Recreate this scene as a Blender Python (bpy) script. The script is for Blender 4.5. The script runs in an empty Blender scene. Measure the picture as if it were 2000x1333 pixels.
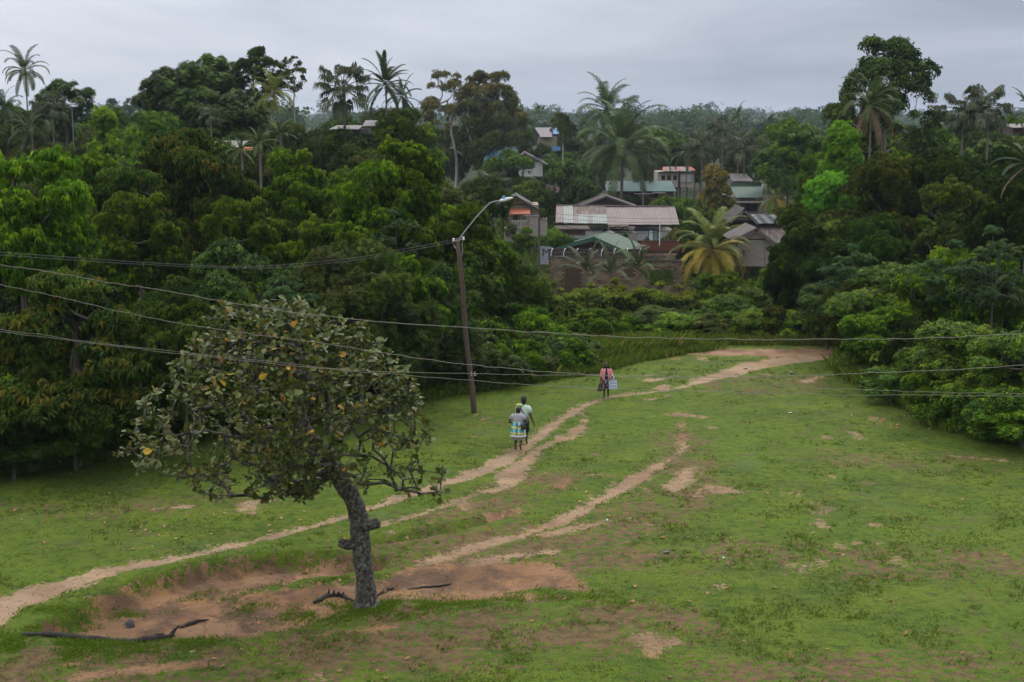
import bpy, bmesh, math, random
import numpy as np
from mathutils import Vector, Matrix, Euler

# ------------------------------------------------------------------ camera, sky, sun, exposure
SC = bpy.context.scene
COL = SC.collection
F = 50 / 36 * 2000            # focal length in photo pixels
CAMH, HOR = 11.5, 240.0
PITCH = math.atan((666.5 - HOR) / F)
cd = bpy.data.cameras.new('camera'); cam = bpy.data.objects.new('camera', cd); COL.objects.link(cam)
cam.location = (0, 0, CAMH); cam.rotation_euler = (math.pi / 2 - PITCH, 0, 0)
cd.lens = 50; cd.sensor_width = 36; cd.clip_start = 0.5; cd.clip_end = 12000
SC.camera = cam

W = bpy.data.worlds.new("World"); SC.world = W; W.use_nodes = True
def world():
    nt = W.node_tree; nt.nodes.clear(); L = nt.links.new
    N = nt.nodes.new
    out = N('ShaderNodeOutputWorld'); bg = N('ShaderNodeBackground')
    sky = N('ShaderNodeTexSky'); sky.sky_type = 'NISHITA'; sky.sun_disc = False
    sky.sun_elevation = math.radians(48); sky.sun_rotation = math.radians(-35)
    sc = N('ShaderNodeVectorMath'); sc.operation = 'SCALE'; sc.inputs['Scale'].default_value = 0.06
    L(sky.outputs[0], sc.inputs[0])
    tc = N('ShaderNodeTexCoord')
    mp = N('ShaderNodeMapping'); mp.inputs['Scale'].default_value = (1, 1, 5.5)
    L(tc.outputs['Generated'], mp.inputs[0])
    n1 = N('ShaderNodeTexNoise'); n1.inputs['Scale'].default_value = 4.2; n1.inputs['Detail'].default_value = 6; n1.inputs['Roughness'].default_value = .5
    n1.inputs['Distortion'].default_value = .4
    L(mp.outputs[0], n1.inputs['Vector'])
    sx = N('ShaderNodeSeparateXYZ'); L(tc.outputs['Generated'], sx.inputs[0])
    # clouds are thinner (brighter) towards the left of the view, heavier to the right
    m = N('ShaderNodeMapRange'); m.inputs['From Min'].default_value = -.42; m.inputs['From Max'].default_value = .42
    m.inputs['To Min'].default_value = .82; m.inputs['To Max'].default_value = .05; m.interpolation_type = 'SMOOTHSTEP'
    L(sx.outputs[0], m.inputs['Value'])
    a = N('ShaderNodeMath'); a.operation = 'MULTIPLY_ADD'; a.inputs[1].default_value = 1.25
    s2 = N('ShaderNodeMath'); s2.operation = 'SUBTRACT'; s2.inputs[1].default_value = .5; L(n1.outputs['Fac'], s2.inputs[0])
    L(s2.outputs[0], a.inputs[0]); L(m.outputs[0], a.inputs[2])
    cr = N('ShaderNodeValToRGB'); e = cr.color_ramp.elements
    e[0].position = 0; e[0].color = (.28, .32, .395, 1)
    e[1].position = 1; e[1].color = (.70, .725, .785, 1)
    x = e.new(.45); x.color = (.45, .485, .57, 1)
    L(a.outputs[0], cr.inputs[0])
    # overcast luminance law: zenith about three times the horizon
    z = N('ShaderNodeMapRange'); z.inputs['From Min'].default_value = .0; z.inputs['From Max'].default_value = 1
    z.inputs['To Min'].default_value = 1.0; z.inputs['To Max'].default_value = ZEN
    L(sx.outputs[2], z.inputs['Value'])
    v = N('ShaderNodeVectorMath'); v.operation = 'SCALE'; L(cr.outputs[0], v.inputs[0]); L(z.outputs[0], v.inputs['Scale'])
    zt = N('ShaderNodeMix'); zt.data_type = 'RGBA'; zt.inputs[6].default_value = (1, 1, 1, 1); zt.inputs[7].default_value = (1.06, 1, .86, 1); L(sx.outputs[2], zt.inputs[0])
    vm = N('ShaderNodeVectorMath'); vm.operation = 'MULTIPLY'; L(v.outputs[0], vm.inputs[0]); L(zt.outputs[2], vm.inputs[1])
    mx = N('ShaderNodeMix'); mx.data_type = 'RGBA'; mx.inputs[0].default_value = .95
    L(sc.outputs[0], mx.inputs[6]); L(vm.outputs[0], mx.inputs[7])
    L(mx.outputs[2], bg.inputs[0]); bg.inputs[1].default_value = 1.0
    L(bg.outputs[0], out.inputs[0])
ZEN = 3.5
world()
sd = bpy.data.lights.new('sun', 'SUN'); sd.energy = 1.6; sd.angle = math.radians(28); sd.color = (1, .93, .80)
sun = bpy.data.objects.new('sun', sd); COL.objects.link(sun)
sun.rotation_euler = (math.radians(42), 0, math.radians(-35 + 180)); sun.location = (0, 0, 60)
SC.view_settings.view_transform = 'Standard'; SC.view_settings.look = 'None'; SC.view_settings.gamma = 1
SC.view_settings.use_curve_mapping = False; SC.view_settings.exposure = 0.15
SC.cycles.use_denoising = True
try: SC.cycles.denoiser = 'OPENIMAGEDENOISE'; SC.cycles.denoising_prefilter = 'FAST'
except Exception: pass
SC.cycles.max_bounces = 5; SC.cycles.diffuse_bounces = 3; SC.cycles.glossy_bounces = 2; SC.cycles.transmission_bounces = 2
SC.cycles.volume_bounces = 0; SC.cycles.transparent_max_bounces = 8

# ------------------------------------------------------------------ helpers
R = math.radians
cT, sT = math.cos(PITCH), math.sin(PITCH)
def at(px, py, d):
    X = (px - 1000) / F; Y = (666.5 - py) / F
    dx, dy, dz = X, cT + Y * sT, -sT + Y * cT
    t = d / dy
    return Vector((dx * t, d, CAMH + dz * t))
def gd(py):
    Y = (666.5 - py) / F
    dy, dz = cT + Y * sT, -sT + Y * cT
    return -CAMH / dz * dy
def G0(px, py): return at(px, py, gd(py))
def rng(s): return np.random.default_rng(s)

def _h(ix, iy, s):
    n = (ix.astype(np.int64) * 374761393 + iy.astype(np.int64) * 668265263 + s * 982451653) & 0x7fffffff
    n = ((n ^ (n >> 13)) * 1274126177) & 0x7fffffff
    return ((n ^ (n >> 16)) & 0xffff) / 65535.0
def vnoise(x, y, s=0):
    ix, iy = np.floor(x), np.floor(y); fx, fy = x - ix, y - iy
    fx = fx * fx * (3 - 2 * fx); fy = fy * fy * (3 - 2 * fy)
    a, b, c, d = _h(ix, iy, s), _h(ix + 1, iy, s), _h(ix, iy + 1, s), _h(ix + 1, iy + 1, s)
    return (a * (1 - fx) + b * fx) * (1 - fy) + (c * (1 - fx) + d * fx) * fy
def fbm(x, y, s=0, o=4):
    v = 0; a = .5; t = 0
    for i in range(o):
        v = v + a * vnoise(x * 2 ** i + 17.3 * i, y * 2 ** i - 9.1 * i, s + i); t += a; a *= .5
    return v / t
def sst(a, b, x):
    t = np.clip((x - a) / (b - a), 0, 1); return t * t * (3 - 2 * t)

def np_mesh(name, V, Fc, tint=None, smooth=False):
    me = bpy.data.meshes.new(name); V = np.asarray(V, np.float32); Fc = np.asarray(Fc, np.int32)
    k = Fc.shape[1]
    me.vertices.add(len(V)); me.vertices.foreach_set('co', V.ravel())
    me.loops.add(Fc.size); me.loops.foreach_set('vertex_index', Fc.ravel())
    me.polygons.add(len(Fc)); me.polygons.foreach_set('loop_start', np.arange(0, Fc.size, k, dtype=np.int32))
    me.polygons.foreach_set('use_smooth', np.full(len(Fc), smooth))
    me.update(calc_edges=True)
    if tint is not None:
        ca = me.color_attributes.new('tint', 'FLOAT_COLOR', 'POINT')
        ca.data.foreach_set('color', np.asarray(tint, np.float32).ravel())
    return me
def link(name, me, parent=None, mat=None, **k):
    o = bpy.data.objects.new(name, me); COL.objects.link(o); o.parent = parent
    if mat is not None:
        if len(me.materials) == 0: me.materials.append(mat)
        elif me.materials[0] is not mat:
            o.material_slots[0].link = 'OBJECT'; o.material_slots[0].material = mat
    for a, b in k.items(): o[a] = b
    return o
def thing(name, label, cat, loc=(0, 0, 0), group=None, rz=0):
    o = bpy.data.objects.new(name, None); COL.objects.link(o); o.location = loc; o.rotation_euler = (0, 0, rz)
    o.empty_display_size = .3
    o['label'] = label; o['category'] = cat
    if group: o['group'] = group
    return o

class MB:
    """collects shapes in one mesh"""
    def __init__(s): s.v = []; s.f = []
    def add(s, V, Fc):
        n = len(s.v); s.v += [tuple(map(float, p)) for p in V]; s.f += [tuple(i + n for i in f) for f in Fc]; return s
    def box(s, x0, x1, y0, y1, z0, z1):
        V = [(x, y, z) for z in (z0, z1) for y in (y0, y1) for x in (x0, x1)]
        return s.add(V, [(0, 2, 3, 1), (4, 5, 7, 6), (0, 1, 5, 4), (2, 6, 7, 3), (0, 4, 6, 2), (1, 3, 7, 5)])
    def slab(s, a, b, c, d, t):
        """quad a b c d thickened by t against its normal"""
        a, b, c, d = map(Vector, (a, b, c, d)); n = (b - a).cross(d - a).normalized() * t
        V = [a, b, c, d, a - n, b - n, c - n, d - n]
        return s.add(V, [(0, 1, 2, 3), (7, 6, 5, 4), (0, 4, 5, 1), (1, 5, 6, 2), (2, 6, 7, 3), (3, 7, 4, 0)])
    def prism(s, poly, y0, y1):
        """poly in x,z extruded in y"""
        n = len(poly); V = [(x, y0, z) for x, z in poly] + [(x, y1, z) for x, z in poly]
        return s.add(V, [tuple(range(n)), tuple(range(2 * n - 1, n - 1, -1))] + [(i, i + n, (i + 1) % n + n, (i + 1) % n) for i in range(n)])
    def tube(s, pts, rad, k=6, cap=True):
        pts = [Vector(p) for p in pts]; n = len(pts)
        if not hasattr(rad, '__len__'): rad = [rad] * n
        base = len(s.v); u = None
        for i, p in enumerate(pts):
            t = (pts[min(i + 1, n - 1)] - pts[max(i - 1, 0)]).normalized()
            if u is None: u = t.orthogonal().normalized()
            u = (u - t * u.dot(t)).normalized(); w = t.cross(u)
            for j in range(k):
                a = 2 * math.pi * j / k
                s.v.append(tuple(p + (u * math.cos(a) + w * math.sin(a)) * rad[i]))
        for i in range(n - 1):
            for j in range(k):
                a, b = base + i * k + j, base + i * k + (j + 1) % k
                s.f.append((a, b, b + k, a + k))
        if cap:
            s.f.append(tuple(base + j for j in range(k))[::-1]); s.f.append(tuple(base + (n - 1) * k + j for j in range(k)))
        return s
    def rings(s, rs, k=12, cap=True):
        """rs: list of (centre, rx, ry) horizontal elliptical rings"""
        base = len(s.v)
        for c, rx, ry in rs:
            for j in range(k):
                a = 2 * math.pi * j / k; s.v.append((c[0] + rx * math.cos(a), c[1] + ry * math.sin(a), c[2]))
        for i in range(len(rs) - 1):
            for j in range(k):
                a, b = base + i * k + j, base + i * k + (j + 1) % k
                s.f.append((a, b, b + k, a + k))
        if cap:
            s.f.append(tuple(base + j for j in range(k))[::-1]); s.f.append(tuple(base + (len(rs) - 1) * k + j for j in range(k)))
        return s
    def mesh(s, name, smooth=False):
        me = bpy.data.meshes.new(name); me.from_pydata(s.v, [], s.f)
        if smooth: me.polygons.foreach_set('use_smooth', [True] * len(me.polygons))
        me.update(); return me
    def build(s, name, mat, parent=None, smooth=False, **k):
        return link(name, s.mesh(name, smooth), parent, mat, **k)

# ------------------------------------------------------------------ materials
def newmat(name):
    m = bpy.data.materials.new(name); m.use_nodes = True; nt = m.node_tree
    return m, nt, nt.nodes['Principled BSDF'], nt.nodes.new, nt.links.new
def mixrgb(N, L, fac, a, b):
    x = N('ShaderNodeMix'); x.data_type = 'RGBA'
    for s, v in ((x.inputs[0], fac), (x.inputs[6], a), (x.inputs[7], b)):
        if isinstance(v, bpy.types.NodeSocket): L(v, s)
        elif isinstance(v, (int, float)): s.default_value = v
        else: s.default_value = (*v, 1)
    return x.outputs[2]
def noise(N, L, scale, detail=4, rough=.55, vec=None, dist=0):
    n = N('ShaderNodeTexNoise'); n.inputs['Scale'].default_value = scale; n.inputs['Detail'].default_value = detail
    n.inputs['Roughness'].default_value = rough; n.inputs['Distortion'].default_value = dist
    if vec is not None: L(vec, n.inputs['Vector'])
    return n.outputs['Fac']
def ramp(N, L, f, a, b, ca=0., cb=1.):
    m = N('ShaderNodeMapRange'); m.inputs['From Min'].default_value = a; m.inputs['From Max'].default_value = b
    m.inputs['To Min'].default_value = ca; m.inputs['To Max'].default_value = cb; L(f, m.inputs['Value']); return m.outputs[0]
def bump(N, L, b, h, strength=.5, dist=.02):
    n = N('ShaderNodeBump'); n.inputs['Strength'].default_value = strength; n.inputs['Distance'].default_value = dist
    L(h, n.inputs['Height']); L(n.outputs[0], b.inputs['Normal'])
def mathn(N, L, op, a, b):
    m = N('ShaderNodeMath'); m.operation = op
    for s, v in ((m.inputs[0], a), (m.inputs[1], b)):
        if isinstance(v, bpy.types.NodeSocket): L(v, s)
        else: s.default_value = v
    return m.outputs[0]
_mc = {}
def plain(name, col, rough=.7, dirt=.35, scale=6, metal=0, col2=None, stretch=None, bmp=.2):
    """weathered surface: colour broken up by noise stains"""
    if name in _mc: return _mc[name]
    m, nt, b, N, L = newmat(name)
    tc = N('ShaderNodeTexCoord'); vec = tc.outputs['Object']
    if stretch:
        mp = N('ShaderNodeMapping'); mp.inputs['Scale'].default_value = stretch; L(vec, mp.inputs[0]); vec = mp.outputs[0]
    n1 = noise(N, L, scale, 6, .65, vec); n2 = noise(N, L, scale * .23, 3, .5, vec)
    c2 = col2 or tuple(c * .45 for c in col)
    f = mathn(N, L, 'MULTIPLY', ramp(N, L, n1, .42, .68), ramp(N, L, n2, .35, .6, .4, 1.))
    L(mixrgb(N, L, mathn(N, L, 'MULTIPLY', f, dirt), col, c2), b.inputs['Base Color'])
    b.inputs['Roughness'].default_value = rough; b.inputs['Metallic'].default_value = metal
    if bmp: bump(N, L, b, n1, bmp, .01)
    _mc[name] = m; return m
def leafmat(name, dark, light, young=None, trans=.25, rough=.55, spec=.2):
    if name in _mc: return _mc[name]
    m, nt, b, N, L = newmat(name)
    at_ = N('ShaderNodeAttribute'); at_.attribute_name = 'tint'
    sp = N('ShaderNodeSeparateColor'); L(at_.outputs['Color'], sp.inputs[0])
    oi = N('ShaderNodeObjectInfo')
    c = mixrgb(N, L, sp.outputs[0], dark, light)
    if young: c = mixrgb(N, L, sp.outputs[1], c, young)
    hs = N('ShaderNodeHueSaturation'); L(c, hs.inputs['Color'])
    L(ramp(N, L, oi.outputs['Random'], 0, 1, .487, .513), hs.inputs['Hue'])
    L(ramp(N, L, oi.outputs['Random'], 0, 1, .82, 1.2), hs.inputs['Value'])
    L(hs.outputs[0], b.inputs['Base Color'])
    b.inputs['Roughness'].default_value = rough; b.inputs['Specular IOR Level'].default_value = spec
    tr = N('ShaderNodeBsdfTranslucent'); L(hs.outputs[0], tr.inputs[0])
    ms = N('ShaderNodeMixShader'); ms.inputs[0].default_value = trans
    L(b.outputs[0], ms.inputs[1]); L(tr.outputs[0], ms.inputs[2])
    L(ms.outputs[0], nt.nodes['Material Output'].inputs[0])
    _mc[name] = m; return m

LM = {
 'lime':   leafmat('leaves_lime', (.038, .088, .006), (.13, .225, .010), (.26, .37, .014)),
 'green':  leafmat('leaves_green', (.034, .078, .006), (.105, .185, .011), (.21, .31, .014)),
 'deep':   leafmat('leaves_deep', (.020, .045, .006), (.062, .108, .011), (.12, .18, .016)),
 'olive':  leafmat('leaves_olive', (.036, .056, .008), (.096, .122, .015), (.17, .18, .02)),
 'rust':   leafmat('leaves_rust', (.022, .050, .006), (.080, .130, .010), (.15, .135, .012)),
 'blue':   leafmat('leaves_blue', (.036, .078, .026), (.080, .140, .045), (.12, .18, .05)),
 'neon':   leafmat('leaves_neon', (.055, .145, .008), (.11, .28, .012), (.17, .36, .015), trans=.35),
 'brown':  leafmat('leaves_brown', (.055, .070, .014), (.15, .14, .028), (.22, .14, .03)),
 'tipped': leafmat('leaves_tipped', (.016, .036, .006), (.045, .080, .010), (.25, .30, .014)),
 'far':    leafmat('leaves_far', (.030, .060, .018), (.060, .098, .030), None),
 'palm':   leafmat('palm_green', (.030, .062, .016), (.075, .12, .03), (.16, .15, .05)),
 'palmgrey': leafmat('palm_grey', (.040, .060, .028), (.10, .12, .065), (.16, .14, .09)),
 'palmdark': leafmat('palm_dark', (.018, .042, .014), (.045, .08, .022), (.10, .10, .04)),
 'palmgold': leafmat('palm_gold', (.22, .18, .02), (.40, .31, .04), (.40, .20, .03)),
 'palmlime': leafmat('palm_lime', (.075, .12, .02), (.18, .21, .04), (.35, .28, .05)),
 'palmdead': leafmat('palm_dead', (.10, .06, .035), (.20, .13, .08), None),
 'cashew': leafmat('leaves_cashew', (.042, .068, .011), (.14, .18, .034), (.22, .17, .03), rough=.42, spec=.35, trans=.18),
 'cashewgold': leafmat('leaves_cashew_gold', (.42, .25, .03), (.55, .34, .06), (.5, .2, .04), rough=.4),
 'weed':   leafmat('leaves_weed', (.042, .075, .008), (.14, .20, .018), (.24, .20, .04)),
 'weedlow': leafmat('low_weeds', (.065, .105, .012), (.14, .20, .025), (.20, .18, .05), trans=.4),
 'grassbright': leafmat('grass_bright', (.075, .135, .008), (.15, .22, .014), (.16, .17, .04), trans=.45),
 'grass':  leafmat('grass_blades', (.055, .088, .008), (.125, .165, .014), (.15, .13, .04), trans=.45),
}
BARK = plain('bark', (.10, .08, .065), .9, .6, 9, stretch=(1, 1, .3), bmp=.6)
BARKP = plain('bark_pale', (.34, .32, .28), .9, .6, 4, col2=(.09, .08, .07), stretch=(1, 1, .4), bmp=.5)
BARKD = plain('bark_dark', (.045, .036, .030), .9, .5, 9, col2=(.02, .016, .014), bmp=.6)

# ------------------------------------------------------------------ terrain
def strokes():
    D = dict
    return [
     D(n='path', p=[(-60,1215,1.1),(0,1185,1.0),(110,1145,.8),(230,1108,.6),(400,1078,.42),(520,1050,.36),(640,1018,.34),(720,990,.38),(800,965,.42),(880,938,.5),(940,918,.6),(985,893,.6),(1030,865,.42),(1075,833,.42),(1115,806,.4),(1150,786,.33),(1190,774,.33),(1260,765,.38),(1320,755,.42),(1370,741,.6),(1420,727,.7),(1470,713,1.0),(1540,703,1.2),(1640,693,1.0)], r=.25),
     D(n='path', p=[(1430,733,.3),(1480,718,.35),(1590,700,.6)], r=.2),
     D(n='path', p=[(1150,810,.15),(1139,826,.3),(1120,848,.6),(1080,862,.4),(1035,886,.45),(1012,905,.7),(1000,925,.75),(985,945,.5),(930,965,.25),(870,985,.28),(800,1010,.28),(745,1025,.2)], r=.35),
     D(n='path', p=[(1345,868,.12),(1315,890,.3),(1290,905,.35),(1250,930,.55),(1210,952,.5),(1160,978,.42),(1120,1003,.38),(1060,1030,.4),(1000,1048,.4),(930,1065,.5),(870,1085,.55),(830,1095,.4)], r=.4),
     D(n='', p=[(1352,915,.25),(1335,935,.5),(1310,958,.35)], r=.4),
     D(n='', p=[(1330,820,.1),(1335,850,.2),(1330,870,.1)], r=.7),
     D(n='', p=[(1190,1018,.15),(1120,1030,.35),(1060,1045,.3)], r=.4),
     D(n='', p=[(1080,1080,.2),(1000,1085,.3),(920,1098,.4)], r=.35),
     D(n='soil', p=[(760,1150,.7),(850,1135,1.1),(940,1125,1.15),(1020,1120,.95),(1080,1130,.6),(1140,1148,.2)], r=.75),
     D(n='soil', p=[(1090,1165,.2),(980,1160,.4),(850,1165,.35)], r=.8),
     D(n='gully', p=[(705,1100,.6),(600,1100,.8),(520,1110,1.0),(440,1122,1.0),(360,1150,1.2),(290,1180,1.2),(210,1208,.9),(120,1222,.5)], r=.7),
     D(n='soil', p=[(700,1150,.7),(620,1168,.9),(540,1185,1.1),(440,1200,1.1),(340,1222,.8),(240,1238,.5)], r=.7),
     D(n='', p=[(560,1222,.3),(460,1238,.35),(360,1250,.25)], r=1.0),
     D(n='', p=[(1290,1083,.2),(1255,1087,.3)], r=.8), D(n='', p=[(1372,812,.3),(1325,808,.5)], r=.6),
     D(n='', p=[(1112,938,.35),(1095,950,.35)], r=.8), D(n='', p=[(1165,888,.25),(1150,890,.2)], r=.8),
     D(n='', p=[(960,1005,.3),(1010,998,.25)], r=.6), D(n='', p=[(1375,955,.1),(1360,965,.25)], r=.5),
     D(n='', p=[(305,996,.12),(360,992,.2)], r=.3), D(n='', p=[(500,985,.1),(545,980,.15)], r=.3),
     D(n='', p=[(70,1312,.1),(130,1298,.22),(180,1290,.1)], r=.9), D(n='', p=[(150,1325,.3),(330,1305,.45),(400,1298,.2)], r=.8),
     D(n='', p=[(620,1240,.15),(780,1225,.3)], r=.95), D(n='', p=[(1380,1150,.15),(1400,1145,.3)], r=.3),
     D(n='', p=[(1310,735,.2),(1268,742,.4)], r=.4), D(n='', p=[(1570,747,.3),(1600,738,.3)], r=.4), D(n='', p=[(1300,752,.4),(1285,758,.3)], r=.4),
     D(n='', p=[(1850,890,.1),(1960,900,.25)], r=.4), D(n='', p=[(1260,780,.2),(1310,772,.2)], r=.4),
     D(n='road', p=[(1285,684,.6),(1380,688,.8),(1500,691,1.0),(1600,690,1.0),(1680,688,.8)], r=.6),
    ]
STR = []
for s in strokes():
    P = []
    for px, py, w in s['p']:
        g = G0(px, py); P.append((g.x, g.y, w * (.72 if s['n'] == 'path' else .95 if s['n'] == '' else 1.3)))
    STR.append((s['n'], np.array(P), s['r']))
def sdist(x, y, P):
    """signed margin (half width minus distance) to a stroke"""
    best = np.full(x.shape, -99.)
    for i in range(len(P) - 1):
        ax, ay, aw = P[i]; bx, by, bw = P[i + 1]
        dx, dy = bx - ax, by - ay; L2 = dx * dx + dy * dy + 1e-9
        t = np.clip(((x - ax) * dx + (y - ay) * dy) / L2, 0, 1)
        best = np.maximum(best, aw + (bw - aw) * t - np.hypot(x - ax - dx * t, y - ay - dy * t))
    return best
# left and right wood edges of the field (world x at depth y)
LE = np.array([(G0(px, py).x, G0(px, py).y) for px, py in [(-300,980),(0,925),(230,888),(420,850),(640,815),(850,775),(1000,752),(1150,728),(1220,708),(1320,690),(1400,683)]])
RE = np.array([(G0(px, py).x, G0(px, py).y) for px, py in [(2300,930),(2000,862),(1850,838),(1790,800),(1720,765),(1660,735),(1655,690),(1660,680)]])
def edge_l(y): return np.interp(y, LE[:, 1], LE[:, 0])
def edge_r(y): return np.interp(y, RE[:, 1], RE[:, 0])
def macro(x, y):
    """broad land form"""
    x = np.asarray(x, float); y = np.asarray(y, float)
    z = np.zeros(np.broadcast(x, y).shape)
    # the gully behind the road, deepest below the village
    cx = np.exp(-((x - 14) / 34.) ** 2)
    z = z - 7.5 * cx * sst(75, 112, y) + 7.5 * cx * sst(128, 235, y)
    z = z - 3.0 * sst(110, 170, y) + 4.0 * sst(230, 420, y)
    z = z + 13 * sst(500, 1500, y) * (fbm(x / 420. + 3, y / 900., 5, 3) * 1.3 + .1)
    z = z + 34 * sst(1500, 3200, y) * fbm(x / 500. + 8, y / 1500., 9, 3)
    z = z - 1.2 * sst(0, 60, np.abs(x) - 60)*0
    return z
def micro(x, y):
    z = .16 * (fbm(x / 7., y / 7., 21, 3) - .5) + .06 * (fbm(x / .7, y / .7, 31, 4) - .5)
    for n, P, r in STR:
        m = sdist(x, y, P) + .5 * (fbm(x / .8, y / .8, 41, 3) - .5)
        if n == 'gully': z = z - .55 * sst(-.12, .28, m)
        if n in ('gully', 'soil'): z = z + (.12 * (fbm(x / .45, y / .38, 45, 4) - .5) + .03 * (vnoise(x / .14, y / .2, 47) - .5)) * sst(-.1, .2, m)
        elif n == 'path': z = z - .07 * sst(-.3, .2, m)
        if n == 'soil': z = z - .12 * sst(-.3, .5, m)
    # a low grassy ridge above the gully mouth, the shallow ditch above the pale track
    P = np.array([(*G0(720,1062).xy, .25), (*G0(830,1040).xy, .3), (*G0(930,1020).xy, .25), (*G0(1000,1000).xy, .2)])
    m = sdist(x, y, P) + .3 * (fbm(x / .7, y / .7, 43, 3) - .5)
    z = z - .28 * sst(-.15, .2, m)
    return z
def gz(x, y):
    x = np.atleast_1d(np.asarray(x, float)); y = np.atleast_1d(np.asarray(y, float))
    z = macro(x, y)
    near = (np.abs(x) < 40) & (y > 10) & (y < 90)
    if near.any(): z[near] += micro(x[near], y[near])
    return z
def gz1(x, y): return float(gz(x, y)[0])

def ground():
    ys = [26.]
    while ys[-1] < 78: ys.append(ys[-1] + .10 * (ys[-1] / 28) ** 1.35)
    f0 = ys[-1]; st = .6
    while ys[-1] < 6000: ys.append(ys[-1] + st); st *= 1.055
    pre = [-60, -30, -10, 0, 8, 14, 18, 21, 23, 24.5, 25.4]; ys = np.array(pre + ys)
    xs = list(np.arange(-29, 29.01, .135)); st = .6
    a = xs[-1]; ext = []
    while a < 3500: a += st; ext.append(a); st *= 1.13
    xs = np.array([-e for e in ext[::-1]] + xs + ext)
    X, Y = np.meshgrid(xs, ys); nx, ny = len(xs), len(ys)
    x, y = X.ravel(), Y.ravel(); z = gz(x, y)
    dirt = np.zeros(len(x)); red = np.zeros(len(x)); own = {}
    near = (np.abs(x) < 40) & (y > 20) & (y < 90); xn, yn = x[near], y[near]
    wob = .55 * (fbm(xn / .55, yn / .55, 51, 4) - .5) + .35 * (vnoise(xn / .13, yn / .18, 53) - .5)
    dn = np.zeros(len(xn)); rn = np.zeros(len(xn)) + .5; best = {}
    for n, P, r in STR:
        sd_ = sdist(xn, yn, P); m = sst(-.30, .34, sd_ * 1.0 + wob * .85 - .06)
        rn = np.where(m > dn, r, rn); dn = np.maximum(dn, m)
        if n in ('path', 'road'): best[n] = np.maximum(best.get(n, -99), sd_ + .4 * wob)
    # small scattered bare spots
    sp = fbm(xn / 1.3 + 5, yn / 1.9, 61, 4); zone = sst(.42, .62, fbm(xn / 9., yn / 9., 63, 2))
    dn = np.maximum(dn, sst(.72, .88, sp + .05 * zone) * .7)
    rn = rn + .35 * (fbm(xn / 2., yn / 2., 65, 3) - .5)
    dirt[near] = dn; red[near] = rn
    # sparse grass belts
    sparse = np.zeros(len(x)); sn = np.zeros(len(xn))
    for P, k in (([(880,1010,.8),(960,985,.9),(1040,940,.8),(1100,930,.5)], .6), ([(1000,1120,.6),(1250,1085,.8),(1300,1085,.3)], .6), ([(-50,1330,1.6),(500,1290,1.3),(900,1262,1.2),(1300,1228,.8)], .72), ([(1450,1075,1.),(1700,1100,1.2),(2000,1095,1.)], .5),
              ([(760,1085,1.2),(1000,1060,1.5),(1200,1030,1.5),(1340,960,1.2),(1330,850,.8)], .58), ([(1650,895,1.2),(1990,905,1.)], .45),
              ([(1400,1330,.8),(1900,1300,.8)], .6), ([(1450,755,2.),(1540,745,2.)], .5), ([(560,1190,.8),(900,1215,.5),(1300,1200,.5)], .8), ([(0,1000,1.),(400,985,1.2)], .4)):
        Pw = np.array([(*G0(a, b).xy, c) for a, b, c in P])
        sn = np.maximum(sn, k * sst(-1.4, .6, sdist(xn, yn, Pw)))
    sparse[near] = np.clip(sn * (.05 + 1.6 * fbm(xn / .8, yn / 1.1, 71, 5)), 0, 1)
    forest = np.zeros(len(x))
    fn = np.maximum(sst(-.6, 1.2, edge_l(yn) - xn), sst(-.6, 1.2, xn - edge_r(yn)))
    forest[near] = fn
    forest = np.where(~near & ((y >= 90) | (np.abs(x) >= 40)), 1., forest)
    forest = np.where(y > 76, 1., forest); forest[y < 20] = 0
    dirt *= (1 - forest)
    tint = np.stack([dirt, np.clip(red, 0, 1), sparse, forest], 1)
    idx = np.arange(nx * ny).reshape(ny, nx)
    Fq = np.stack([idx[:-1, :-1], idx[:-1, 1:], idx[1:, 1:], idx[1:, :-1]], -1).reshape(-1, 4)
    bp = np.full(len(x), -99.); bp[near] = best['path']; br = np.full(len(x), -99.); br[near] = best['road']
    cls = np.zeros(len(Fq), int)
    cls[(bp[Fq].mean(1) > 0)] = 1; cls[(br[Fq].mean(1) > 0)] = 2
    V = np.stack([x, y, z], 1)
    for c, nm in ((0, 'ground'), (1, 'path'), (2, 'road')):
        Fs = Fq[cls == c]; u, inv = np.unique(Fs, return_inverse=True)
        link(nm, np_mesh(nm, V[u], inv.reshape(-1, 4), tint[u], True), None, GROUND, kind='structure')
    return xn, yn, dn, sparse[near], fn

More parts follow.
